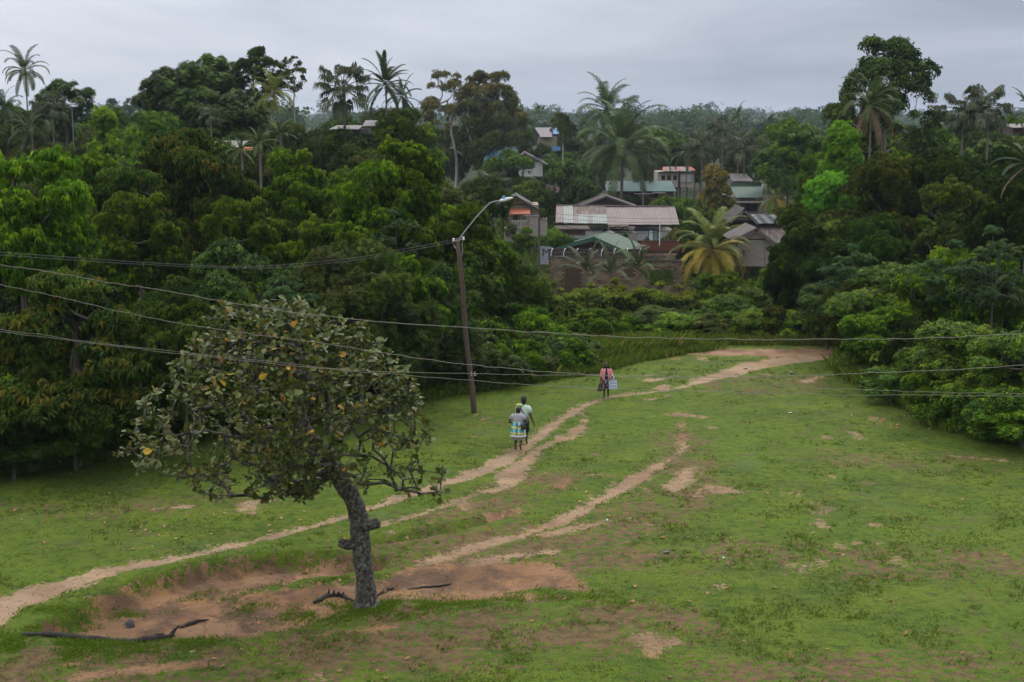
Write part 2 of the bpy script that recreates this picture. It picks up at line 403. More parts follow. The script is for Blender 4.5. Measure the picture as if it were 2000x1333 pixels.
def groundmat():
    m, nt, b, N, L = newmat('ground')
    g = N('ShaderNodeNewGeometry'); P = g.outputs['Position']
    a = N('ShaderNodeAttribute'); a.attribute_name = 'tint'; s = N('ShaderNodeSeparateColor'); L(a.outputs['Color'], s.inputs[0])
    dirt, red, sparse, forest = s.outputs[0], s.outputs[1], s.outputs[2], a.outputs['Alpha']
    big = noise(N, L, .11, 3, .5, P); mid = noise(N, L, .55, 5, .6, P); fin = noise(N, L, 3.2, 6, .7, P); vf = noise(N, L, 19, 4, .7, P)
    gcol = mixrgb(N, L, ramp(N, L, mid, .38, .64), (.044, .086, .004), (.108, .158, .007))
    gcol = mixrgb(N, L, ramp(N, L, big, .40, .62, 0, .55), gcol, (.078, .145, .004))
    gcol = mixrgb(N, L, ramp(N, L, fin, .46, .72, 0, .75), gcol, (.135, .16, .02))
    gcol = mixrgb(N, L, ramp(N, L, fin, .47, .34, 0, .85), gcol, (.030, .058, .012))
    gcol = mixrgb(N, L, ramp(N, L, vf, .50, .36, 0, .6), gcol, (.035, .055, .014))
    gcol = mixrgb(N, L, ramp(N, L, vf, .55, .70, 0, .5), gcol, (.14, .16, .03))
    # thin brown thatch showing through
    th = mathn(N, L, 'MULTIPLY', ramp(N, L, noise(N, L, 1.3, 6, .68, P, .6), .54, .66), ramp(N, L, noise(N, L, .23, 3, .5, P), .42, .58))
    gcol = mixrgb(N, L, mathn(N, L, 'MULTIPLY', th, .75), gcol, (.115, .080, .042))
    # cooler clover patches
    cl = ramp(N, L, noise(N, L, .30, 4, .6, P), .60, .68, 0, .45)
    gcol = mixrgb(N, L, cl, gcol, (.080, .122, .045))
    tan = mixrgb(N, L, ramp(N, L, mid, .35, .65), (.27, .18, .115), (.39, .275, .18))
    org = mixrgb(N, L, ramp(N, L, mid, .35, .65), (.20, .105, .055), (.34, .19, .105))
    org = mixrgb(N, L, ramp(N, L, noise(N, L, 1.1, 4, .6, P), .55, .65, 0, .6), org, (.34, .18, .07))
    dcol = mixrgb(N, L, ramp(N, L, red, .25, .75), tan, org)
    damp = mathn(N, L, 'MULTIPLY', ramp(N, L, noise(N, L, .75, 5, .65, P, .5), .47, .60), ramp(N, L, red, .3, .7, .15, .8))
    dcol = mixrgb(N, L, damp, dcol, (.095, .058, .042))
    dcol = mixrgb(N, L, ramp(N, L, fin, .55, .75, 0, .5), dcol, (.13, .075, .05))
    dcol = mixrgb(N, L, ramp(N, L, vf, .55, .75, 0, .5), dcol, (.12, .075, .055))
    # the sparse belts: grass broken by reddish earth
    sp = mathn(N, L, 'ADD', sparse, ramp(N, L, noise(N, L, 4.5, 5, .7, P), .3, .7, -.62, .62))
    f1 = ramp(N, L, sp, .40, .62, 0, .88)
    dd = mathn(N, L, 'ADD', dirt, ramp(N, L, noise(N, L, 7.5, 6, .8, P), .3, .7, -.7, .7))
    f2 = ramp(N, L, dd, .44, .60)
    earth = mixrgb(N, L, ramp(N, L, fin, .4, .6), (.105, .060, .036), (.185, .105, .062))
    c = mixrgb(N, L, f1, gcol, earth)
    c = mixrgb(N, L, f2, c, dcol)
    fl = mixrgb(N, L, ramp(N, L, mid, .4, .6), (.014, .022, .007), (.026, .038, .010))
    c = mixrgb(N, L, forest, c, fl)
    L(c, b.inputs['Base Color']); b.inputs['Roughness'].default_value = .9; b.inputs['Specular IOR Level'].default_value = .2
    h = mathn(N, L, 'ADD', mathn(N, L, 'MULTIPLY', fin, 1.0), mathn(N, L, 'MULTIPLY', vf, .6))
    h = mathn(N, L, 'ADD', h, mathn(N, L, 'MULTIPLY', mid, 2.5)); bump(N, L, b, h, .9, .09)
    return m
GROUND = groundmat()
GX, GY, GDIRT, GSPARSE, GFOR = ground()
# ------------------------------------------------------------------ plant building
def sprig(kind):
    """template leaf cluster: (verts, tris, per-vertex young flag)"""
    V, T = [], []
    def leaf(ang, L, Wd, lift, droop, z0=0, r0=0, tilt=0):
        c, s = math.cos(ang), math.sin(ang)
        def p(x, y, z): return (c * (x + r0) - s * y, s * (x + r0) + c * y, z + z0)
        n = len(V)
        V.extend([p(0, 0, 0), p(.5 * L, Wd / 2, lift + tilt), p(L, 0, -droop), p(.5 * L, -Wd / 2, lift - tilt)])
        T.extend([(n, n + 1, n + 2), (n, n + 2, n + 3)])
    r = random.Random(hash(kind) % 1 + sum(map(ord, kind)))
    if kind == 'lime':       # drooping leaflets
        for i in range(7): leaf(i * .9 + r.random() * .3, .30 * r.uniform(.8, 1.1), .12, .03, .16 + r.random() * .1, r.uniform(-.06, .03), 0, r.uniform(-.02, .02))
    elif kind == 'rust':
        for i in range(6): leaf(i * 1.05 + r.random() * .4, .30 * r.uniform(.8, 1.1), .16, .02, .24, r.uniform(-.05, .03))
    elif kind == 'fine':
        for i in range(9): leaf(i * 2.4, .17 * r.uniform(.7, 1.2), .085, .01, .03, r.uniform(-.1, .1), .03)
    elif kind == 'mango':
        for i in range(8): leaf(i * .785 + r.random() * .2, .27 * r.uniform(.8, 1.1), .075, .04, .14, r.uniform(-.02, .04))
    elif kind == 'broad':
        for i in range(6): leaf(i * 1.3, .22 * r.uniform(.8, 1.2), .15, .015, .06, r.uniform(-.05, .05), .03)
    elif kind == 'palmate':
        for i in range(9): leaf(i * .70, .40, .13, .02, .13)
    elif kind == 'flat':
        for i in range(7): leaf(i * .9, .21 * r.uniform(.8, 1.2), .10, .0, .02, r.uniform(-.03, .03), .04)
    return np.array(V), np.array(T)
def inst(tpl, pos, nrm, scl, rg, spin=None):
    """copies of a template at pos with its z axis along nrm"""
    V, T = tpl; n = len(pos)
    z = nrm / np.linalg.norm(nrm, axis=1, keepdims=True)
    a = rg.normal(size=(n, 3)); x = a - z * (a * z).sum(1, keepdims=True); x /= np.linalg.norm(x, axis=1, keepdims=True)
    y = np.cross(z, x); M = np.stack([x, y, z], 2) * scl[:, None, None]
    out = np.einsum('nij,kj->nki', M, V) + pos[:, None, :]
    Fc = T[None] + (np.arange(n) * len(V))[:, None, None]
    return out.reshape(-1, 3), Fc.reshape(-1, T.shape[1])

def grow(trunk, trad, attr, seg=.5, rg=None, jit=.12, r0=.012, pw=2.3, sides=5, rmax=None, up=.6):
    """branches from a trunk polyline to every attractor; returns node arrays and a tube mesh"""
    nodes = [np.array(p, float) for p in trunk]; par = [-1] + list(range(len(trunk) - 1)); nt = len(trunk)
    attr = np.asarray(attr, float); tr = np.array(trunk)
    d = np.min(np.linalg.norm(attr[:, None] - tr[None], axis=2), axis=1); order = np.argsort(d)
    buf = np.zeros((len(attr) * 14 + nt + 10, 3)); buf[:nt] = tr; cnt = nt; ends = np.zeros(len(attr), int)
    start = max(0, nt // 2)
    for k in order:
        a = attr[k]; c = buf[start:cnt]; dv = a - c; dist = np.linalg.norm(dv, axis=1)
        pen = dist + up * np.maximum(0, -dv[:, 2])
        j = int(np.argmin(pen)) + start; p = buf[j]; L = np.linalg.norm(a - p); m = min(10, max(1, int(L / seg + .5)))
        last = j; sag = rg.normal(size=3) * L * .08; sag[2] += .08 * L
        for i in range(1, m + 1):
            t = i / m; q = p + (a - p) * t + sag * math.sin(math.pi * t) * .9
            if i < m: q = q + rg.normal(size=3) * jit * seg
            buf[cnt] = q; par.append(last); last = cnt; cnt += 1
        ends[k] = last
    P = buf[:cnt].copy(); par = np.array(par); w = np.zeros(cnt); w[ends] += r0 ** pw
    for i in range(cnt - 1, 0, -1): w[par[i]] += max(w[i], r0 ** pw * .5)
    rad = np.maximum(w, r0 ** pw * .5) ** (1 / pw)
    if rmax: rad = np.minimum(rad, rmax)
    rad[:nt] = np.maximum(np.minimum(rad[:nt], 9), np.array(trad))
    e = np.arange(1, cnt); a, b = P[par[e]], P[e]; ra = np.minimum(rad[par[e]], rad[e] * 1.7 + .0); ra[:nt - 1] = rad[par[e[:nt - 1]]]; rb = rad[e]
    t = b - a; Ln = np.linalg.norm(t, axis=1, keepdims=True) + 1e-9; t = t / Ln
    ref = np.where(np.abs(t[:, 2:3]) < .9, np.array([[0, 0, 1.]]), np.array([[1., 0, 0]]))
    u = np.cross(t, ref); u /= np.linalg.norm(u, axis=1, keepdims=True); v = np.cross(t, u)
    S = sides; ang = np.arange(S) * 2 * np.pi / S
    ring = u[:, None] * np.cos(ang)[None, :, None] + v[:, None] * np.sin(ang)[None, :, None]
    A = a[:, None] + ring * ra[:, None, None]; B = (b + t * Ln * .06)[:, None] + ring * rb[:, None, None]
    V = np.concatenate([A, B], 1).reshape(-1, 3); j = np.arange(S); jn = (j + 1) % S
    q = np.stack([j, jn, jn + S, j + S], 1); Fc = (q[None] + (np.arange(len(e)) * 2 * S)[:, None, None]).reshape(-1, 4)
    return P, par, rad, ends, V, Fc

def crown(name, seed, shape='egg', H=10., R0=4., z0=2.2, nl=34, lr=1.15, fz=.72, tpl='lime', per=150, ss=(.8, 1.3), young=.2, upw=.7,
          trunk_r=.22, gaps=0., crook=.25, fork=None, keep_in=.72, limb_seg=.7, sides=5):
    """one tree kind: returns (crown mesh, wood mesh)"""
    rg = rng(seed); zc = (H + z0) / 2; hz = (H - z0) / 2
    C = []; tries = 0
    while len(C) < nl and tries < nl * 60:
        tries += 1
        v = rg.normal(size=3); v /= np.linalg.norm(v)
        rr = rg.uniform(.62, .95) if rg.random() < .8 else rg.uniform(.2, .6)
        if shape == 'dome':
            v[2] = abs(v[2]) * rg.choice([1, 1, 1, -.25]); p = np.array([v[0] * R0 * rr, v[1] * R0 * rr, z0 + (H - z0) * (.25 + .62 * max(v[2], -.2) * rr)])
        elif shape == 'umbrella':
            q = rg.uniform(0, 1) ** .5; an = rg.uniform(0, 2 * np.pi); top = math.sqrt(max(0, 1 - q * q * .8))
            p = np.array([q * R0 * .9 * math.cos(an), q * R0 * .9 * math.sin(an), z0 + (H - z0) * (.12 + .78 * top * rg.uniform(.55, 1))])
        elif shape == 'column':
            p = np.array([v[0] * R0 * rr, v[1] * R0 * rr, rg.uniform(z0 + .3, H - lr * .8)]); k = 1 - .55 * ((p[2] - z0) / (H - z0)) ** 2.2; p[:2] *= k
        else:
            taper = 1 - .25 * max(v[2], 0)
            p = np.array([v[0] * R0 * rr * taper, v[1] * R0 * rr * taper, zc + v[2] * hz * rr])
        if C and min(np.linalg.norm((p - c) * (1, 1, 1.3)) for c in C) < lr * (.62 + gaps): continue
        C.append(p)
    C = np.array(C); nl = len(C); lrad = lr * rg.uniform(.55, 1.35, nl)
    pos, nrm, scl, tn = [], [], [], []
    shade = rg.uniform(.05, .75, nl)
    for i in range(nl):
        n = int(per * (lrad[i] / lr) ** 2)
        v = rg.normal(size=(n * 2, 3)); v /= np.linalg.norm(v, axis=1, keepdims=True)
        out = C[i] - np.array([0, 0, zc]); out = out / (np.linalg.norm(out) + 1e-6)
        keep = rg.random(n * 2) < np.clip(.30 + .55 * v[:, 2] + .45 * (v @ out), .06, 1); v = v[keep][:n]
        rr = rg.uniform(.55, 1.08, len(v)) ** .6
        # knobbly lobe surface
        kn = 1 + .22 * np.sin(v[:, 0] * 5 + i) * np.sin(v[:, 1] * 5.3 + 2 * i) + .12 * rg.normal(size=len(v))
        p = C[i] + v * (rr * kn)[:, None] * lrad[i] * np.array([1, 1, fz])
        pos.append(p); nn = v * (1 - upw) * 1.6 + np.array([0, 0, upw]) + rg.normal(size=v.shape) * .28
        nrm.append(nn); scl.append(rg.uniform(ss[0], ss[1], len(v)))
        yo = (rg.random(len(v)) < young * np.where(v[:, 2] > .25, 1.7, .3) * (1.2 if i % 3 else .5)) * rg.uniform(.25, 1, len(v))
        tn.append(np.stack([np.clip(shade[i] + rg.normal(size=len(v)) * .22, 0, 1), yo, yo * 0, yo * 0 + 1], 1))
    pos, nrm, scl, tn = map(np.concatenate, (pos, nrm, scl, tn))
    ins = np.zeros(len(pos), bool)
    for i in range(nl):
        ins |= np.linalg.norm((pos - C[i]) / (lrad[i] * np.array([1, 1, fz])), axis=1) < keep_in * .78
    k = ~ins | (rg.random(len(pos)) < .1); pos, nrm, scl, tn = pos[k], nrm[k], scl[k], tn[k]
    tp = sprig(tpl); V, Fc = inst(tp, pos, nrm, scl, rg)
    tint = np.repeat(tn, len(tp[0]), 0); tint[:, 0] = np.clip(tint[:, 0] + rg.normal(size=len(tint)) * .06, 0, 1)
    cm = np_mesh(name + '_crown', V, Fc, tint)
    th = z0 + (H - z0) * (.55 if shape != 'column' else .8); nseg = 7; ph = rg.uniform(0, 6)
    tr = [(crook * math.sin(ph + i * .8) * i / nseg, crook * math.cos(ph * 2 + i * .7) * i / nseg, th * i / nseg) for i in range(nseg + 1)]
    trd = [trunk_r * (1.25 if i == 0 else 1 - .6 * i / nseg) for i in range(nseg + 1)]
    att = C - np.array([0, 0, .15]); ext = pos[rg.choice(len(pos), min(len(pos), 90), replace=False)]
    _, _, _, _, VV, FF = grow(tr, trd, np.concatenate([att, ext]), limb_seg, rg, .15, .022, 2.2, sides, trunk_r * .7)
    wm = np_mesh(name + '_trunk', VV, FF, None, True)
    return cm, wm, H, R0

K = {}; TALL = {'column': 1.5, 'sparse': 1.4, 'oak': 1.15}
STEM = MB().tube([(0, 0, -i / 5) for i in range(6)], [.24, .25, .26, .28, .3, .38], 7).mesh('trunk', True)
def kinds():
    K['lime'] = [crown('lime', 1, 'egg', tpl='lime', per=150, nl=38, young=.3, lr=1.1), crown('lime', 2, 'egg', tpl='lime', per=140, nl=34, z0=1.6, young=.3, lr=1.2, R0=3.6)]
    K['rust'] = [crown('rust', 3, 'egg', tpl='rust', per=150, nl=38, young=.26, lr=1.1, fz=.6), crown('rust', 4, 'dome', tpl='rust', per=150, nl=36, z0=1.5, young=.26, lr=1.15, fz=.55)]
    K['fine'] = [crown('fine', 5, 'egg', tpl='fine', per=260, nl=32, young=.15, lr=1.2), crown('fine', 6, 'egg', tpl='fine', per=250, nl=34, z0=1.2, young=.15, lr=1.1)]
    K['broad'] = [crown('broad', 7, 'egg', tpl='broad', per=200, nl=34, young=.15, lr=1.15), crown('broad', 8, 'dome', tpl='broad', per=190, nl=34, z0=1.2, young=.15, lr=1.2)]
    K['mango'] = [crown('mango', 9, 'dome', tpl='mango', per=240, nl=48, z0=1.0, young=.1, lr=1.15, upw=.5, R0=4.6), crown('mango', 10, 'egg', tpl='mango', per=230, nl=40, z0=.8, young=.1, lr=1.15, upw=.5)]
    K['palmate'] = [crown('palmate', 11, 'dome', tpl='palmate', per=26, nl=26, z0=2.5, young=.2, lr=1.0, upw=.92, fz=.4, gaps=.25, trunk_r=.13)]
    K['column'] = [crown('column', 12, 'column', tpl='broad', per=200, nl=34, z0=1.5, young=.5, lr=1.0, R0=2.6)]
    K['sparse'] = [crown('sparse', 13, 'egg', tpl='broad', per=64, nl=58, z0=2.8, H=10, R0=4.4, lr=.62, fz=.6, crook=.6, gaps=.3, ss=(.7, 1.15), young=.25, keep_in=.5, trunk_r=.2, limb_seg=.45),
                   crown('sparse', 14, 'egg', tpl='broad', per=84, nl=85, z0=2.4, H=10, R0=4.5, lr=.66, fz=.6, crook=.6, gaps=.2, ss=(.7, 1.15), young=.2, keep_in=.5, trunk_r=.24, limb_seg=.45)]
    K['oak'] = [crown('oak', 15, 'dome', tpl='flat', per=190, nl=70, z0=2.0, H=10, R0=4.6, lr=.85, fz=.62, ss=(.7, 1.1), young=.15, gaps=.1, trunk_r=.3)]
    K['shrub'] = [crown('shrub', 16, 'dome', tpl='broad', per=200, nl=26, z0=.0, H=4, R0=2.4, lr=.75, trunk_r=.06, young=.3), crown('shrub', 17, 'egg', tpl='lime', per=130, nl=26, z0=.0, H=4, R0=2.1, lr=.75, trunk_r=.06, young=.3),
                  crown('shrub', 18, 'dome', tpl='fine', per=230, nl=26, z0=.0, H=4, R0=2.5, lr=.8, trunk_r=.06, young=.3)]
    K['tip'] = [crown('tip', 22, 'dome', tpl='broad', per=200, nl=40, z0=.6, young=.5, lr=1.0), crown('tip', 23, 'dome', tpl='broad', per=190, nl=44, z0=.4, young=.5, lr=.95)]
    K['far'] = [crown('far', 19, 'dome', tpl='broad', per=44, nl=30, z0=1.0, H=10, R0=4.6, lr=1.2, ss=(2.0, 2.8), young=0, sides=3), crown('far', 20, 'egg', tpl='broad', per=44, nl=28, z0=1.0, H=10, R0=4.0, lr=1.2, ss=(2.0, 2.8), young=0, sides=3),
                crown('far', 21, 'umbrella', tpl='broad', per=26, nl=40, z0=4., H=10, R0=4.8, lr=.85, ss=(1.5, 2.2), young=0, sides=3, gaps=.1)]
kinds()
TR = random.Random(5)
def tree(kind, px, top, wpx, d, mat, label, cat='tree', name='tree', group=None, bark=None, var=None, base=None, sink=.15, hmin=2.):
    p = at(px, top, d); zb = gz1(p.x, d) - sink if base is None else base
    cm, wm, H, R0 = K[kind][TR.randrange(len(K[kind])) if var is None else var]
    h = max(hmin, p.z - zb); w = wpx / F * d; sw = w / (2 * R0 * 1.08); sz = min(h / H / 1.02, sw * TALL.get(kind, 1.3)); zt = h - sz * H
    o = thing(name, label, cat, (p.x, d, zb), group, TR.uniform(0, 6.28))
    t = link('trunk', wm, o, bark or BARK); c = link('crown', cm, o, LM[mat])
    for q in (t, c): q.scale = (sw, sw, sz); q.location = (0, 0, zt)
    if zt > .3:
        q = link('trunk', STEM, t, bark or BARK); q.scale = (1, 1, zt / sz + .3); q.location = (0, 0, .3)
    return o

# ------------------------------------------------------------------ palms
def frond_mesh(elev, L=4.4, seed=0, ll=.85, n=64, droop=1.25, hang=.7, wid=.045):
    rg = rng(900 + seed); N_ = 14; pts = []; p = np.zeros(3); a = elev
    for i in range(N_ + 1):
        pts.append(p.copy()); a -= droop * (i / N_) ** 1.1 / N_ * 2.0; p = p + np.array([math.cos(a), 0, math.sin(a)]) * L / N_
    pts = np.array(pts); V = []; T = []; tn = []
    mb = MB().tube([tuple(q) for q in pts[::2]], [.045 * (1 - .8 * i / 7) for i in range(8)], 3)
    for f in mb.f:
        for j in range(1, len(f) - 1): T.append((f[0], f[j], f[j + 1]))
    V += mb.v; tn += [(.8, .3, 0, 1)] * len(mb.v)
    for i in range(n):
        t = .14 + .86 * i / (n - 1); s = t * N_; k = min(int(s), N_ - 1); q = pts[k] + (pts[k + 1] - pts[k]) * (s - k)
        tg = pts[k + 1] - pts[k]; tg /= np.linalg.norm(tg); nm = np.array([-tg[2], 0, tg[0]])
        l = ll * (math.sin(math.pi * (.12 + .80 * t)) ** .7) * rg.uniform(.85, 1.1)
        for sd_ in (-1, 1):
            dirv = tg * .55 + np.array([0, sd_, 0]) * (.75 + .2 * rg.random()) + nm * rg.uniform(-.05, .2); dirv /= np.linalg.norm(dirv)
            m1 = q + dirv * l * .5; m2 = m1 + (dirv * (1 - hang) + np.array([0, 0, -hang])) * l * .55
            wv = tg * wid; b = len(V)
            V += [tuple(q - wv * .5), tuple(q + wv * .5), tuple(m1 + wv * .6), tuple(m1 - wv * .6), tuple(m2)]
            T += [(b, b + 1, b + 2), (b, b + 2, b + 3), (b + 3, b + 2, b + 4)]
            r = rg.uniform(0, 1); tn += [(r, .6 * (rg.random() < .15), 0, 1)] * 5
    return np_mesh('frond', V, T, tn)
def fan_mesh(elev, seed=0, L=1.7, ll=1.25, n=40):
    """a long stalk with a pleated fan of drooping segments"""
    rg = rng(950 + seed); V = []; T = []; tn = []; pts = []; p = np.zeros(3); a = elev
    for i in range(6): pts.append(p.copy()); a -= .09; p = p + np.array([math.cos(a), 0, math.sin(a)]) * L / 5
    mb = MB().tube([tuple(q) for q in pts], [.04] * 6, 3)
    for f in mb.f:
        for j in range(1, len(f) - 1): T.append((f[0], f[j], f[j + 1]))
    V += mb.v; tn += [(.8, .3, 0, 1)] * len(mb.v)
    q = pts[-1]; tg = np.array([math.cos(a), 0, math.sin(a)]); nm = np.array([-tg[2], 0, tg[0]])
    for i in range(n):
        an = (i / (n - 1) - .5) * 2 * 2.3; dirv = tg * math.cos(an) + np.array([0, math.sin(an), 0]) + nm * rg.uniform(.05, .4); dirv /= np.linalg.norm(dirv)
        l = ll * (1 - .25 * abs(an) / 2.3) * rg.uniform(.85, 1.1); sidev = np.cross(dirv, nm); sidev /= np.linalg.norm(sidev)
        m1 = q + dirv * l * .55; m2 = m1 + (dirv * .25 + np.array([0, 0, -.85])) * l * .65; b = len(V); w = .06
        V += [tuple(q), tuple(m1 + sidev * w), tuple(m1 - sidev * w), tuple(m2)]; T += [(b, b + 1, b + 2), (b + 2, b + 1, b + 3)]
        tn += [(rg.uniform(0, 1), .6 * (rg.random() < .2), 0, 1)] * 4
    return np_mesh('frond', V, T, tn)
ELV = [82, 62, 42, 22, 2, -20, -42]
FR = [frond_mesh(R(e), seed=i, droop=[1.2, 1.6, 1.9, 2.0, 1.8, 1.4, .9][i], hang=[.25, .3, .4, .5, .55, .65, .8][i]) for i, e in enumerate(ELV)]
FN = [fan_mesh(R(e), seed=i) for i, e in enumerate(ELV)]
FRO = [frond_mesh(R(e), seed=20 + i, droop=[.8, 1.0, 1.2, 1.3, 1.2, 1., .8][i], hang=.35, ll=.65, n=96, wid=.045) for i, e in enumerate(ELV)]   # oil palm like, plumose
PTR = MB().tube([(0.12 * math.sin(z * 2.2), 0, z) for z in [i / 12 for i in range(13)]], [.20 if i == 0 else .13 - .035 * i / 12 for i in range(13)], 8).mesh('palm_trunk', True)
NUT = MB().rings([((0, 0, -.13), .02, .02), ((0, 0, -.08), .09, .09), ((0, 0, 0), .12, .12), ((0, 0, .09), .08, .08), ((0, 0, .13), .02, .02)], 8).mesh('coconut', True)
NUTM = plain('coconut_husk', (.28, .14, .03), .6)
PB = plain('palm_bark', (.17, .145, .12), .9, .6, 5, stretch=(1, 1, 5), bmp=.6)
def palm(px, hub, wpx, d, mat, label, kind='coco', n=22, lean=(0, 0), elev=None, low=None, seed=0, nuts=0, name='coconut_palm', base=None, dead=0, trunk=True, span=(0, 6), cat='palm tree'):
    """hub: photo row of the crown's heart"""
    rg = random.Random(seed * 7 + 3); p = at(px, hub, d); zb = (gz1(p.x + lean[0], d) - .2) if base is None else base
    o = thing(name, label, cat, (p.x, d, p.z))
    L0 = {'coco': 3.6, 'fan': 2.7, 'oil': 3.7}[kind]; s = (wpx / 2 / F * d) / L0; src = {'coco': FR, 'fan': FN, 'oil': FRO}[kind]
    if trunk:
        h = p.z - zb; t = link('trunk', PTR, o, PB); t.location = (lean[0], lean[1], -h); t.scale = (max(s, .7), max(s, .7), h)
        if lean != (0, 0):
            v = Vector((-lean[0], -lean[1], h)); t.scale = (max(s, .7), max(s, .7), v.length); t.rotation_euler = v.to_track_quat('Z', 'Y').to_euler()
    for i in range(n):
        f = (i + .5) / n; lv = span[0] + f * (span[1] - span[0]); k = min(6, max(0, int(round(lv + rg.uniform(-.35, .35)))))
        m = LM[mat]
        if low and f > low[0]: m = LM[low[1]]
        if dead and i >= n - dead: m = LM['palmdead']; k = 6
        fr = link('frond', src[k], o, m)
        fr.rotation_euler = (rg.uniform(-.2, .2), rg.uniform(-.12, .12), i * 2.39996 + rg.uniform(-.25, .25)); q = s * rg.uniform(.82, 1.12); fr.scale = (q, q, q)
    for i in range(nuts):
        a = rg.uniform(0, 6.28); c = link('coconut', NUT, o, NUTM); c.location = (.24 * math.cos(a) * s, .24 * math.sin(a) * s, -.3 * s - rg.random() * .3 * s); c.scale = (1.2 * s,) * 3
    return o
# ------------------------------------------------------------------ labels that point a thing out by what stands near it
MARKS = [(48,138,'far left coconut palm'),(205,260,'bright column-shaped tree'),(360,130,'tallest dark left tree'),(535,200,'leaning yellowish palm'),(670,190,'slender mossy palm'),(752,170,'dense dark feathery palm'),(920,170,'pair of open bronze trees'),
 (320,290,'tall rust-leaved tree'),(100,540,'low rust-tipped tree'),(40,350,'bright left edge tree'),(520,280,'small curling palms'),(430,300,'orange house'),(585,330,'yellow-green tree mid left'),(770,330,'pointed yellow-green tree'),(985,390,'street lamp head'),(895,470,'top of the lamp pole'),(910,640,'middle of the lamp pole'),
 (925,800,'foot of the lamp pole'),(520,590,'top of the cashew crown'),(240,860,'left tip of the cashew crown'),(840,800,'right side of the cashew crown'),(555,510,'star-leaved tree above the cashew'),(1015,420,'cream house'),(1205,420,'long pink roof'),(1160,480,'green gable roof'),(1150,540,'block wall'),(1390,490,'golden palm'),(1478,490,'plank house'),
 (1400,360,'orange-flushed village tree'),(1250,365,'turquoise roof'),(1322,345,'ruined pale house'),(1200,290,'big arching coconut palm'),(1420,260,'grey palm cluster'),(1450,350,'small pale-roofed house'),(1530,330,'large dark village tree'),(1650,260,'vivid lime-green tree'),(1745,130,'tall open-crowned tree'),(1700,215,'palm with the brown skirt'),
 (1905,215,'grey fan palm pair'),(1990,310,'dead brown palm frond'),(1885,380,'pale bare branch'),(1665,470,'small star-leaved tree'),(1950,430,'tall star-leaved tree'),(1550,560,'hanging dark tree'),(1905,650,'big round bright bush'),(1785,680,'slender bright sapling'),(1650,686,'white plastic bag'),(1480,700,'wide end of the path'),
 (1184,740,'person in pink'),(1015,820,'two walking people'),(980,300,'blue roof'),(1065,260,'distant lavender roof'),(1055,480,'grey sheet with the letter'),(1518,390,'far yellow-fronded palm'),(1455,425,'old brown gable'),(1185,215,'upright coconut palm'),(1330,690,'left end of the dirt road')]
USED = set()
def ulabel(desc, px, py, rnd=None):
    ms = sorted(MARKS, key=lambda m: (m[0] - px) ** 2 + 1.6 * (m[1] - py) ** 2)
    for tier in range(5):
        for m in ms[:16]:
            dx, dy = px - m[0], py - m[1]; adx, ady = abs(dx), abs(dy)
            rel = ('left of' if dx < 0 else 'right of') if adx > 2.2 * ady else (('above' if dy < 0 else 'below') if ady > 2.2 * adx else ('up and to the ' if dy < 0 else 'down and to the ') + ('left of' if dx < 0 else 'right of'))
            dist = math.hypot(dx, dy); nr = ['just ', '', 'a bit further ', 'well ', 'far '][0 if dist < 45 and tier == 0 else (1 if tier == 0 else min(4, tier + (dist > 120)))]
            s = '%s %s%s the %s' % (desc, nr, rel, m[2])
            if s not in USED and len(s.split()) <= 16: USED.add(s); return s
    return desc + ' in the thick of the wood'
def ppx(x, y, z):
    """photo column and row of a point, for wording only"""
    dy, dz = y, z - CAMH; f = dy * cT - dz * sT; u = dy * sT + dz * cT
    return 1000 + x / f * F, 666.5 - u / f * F
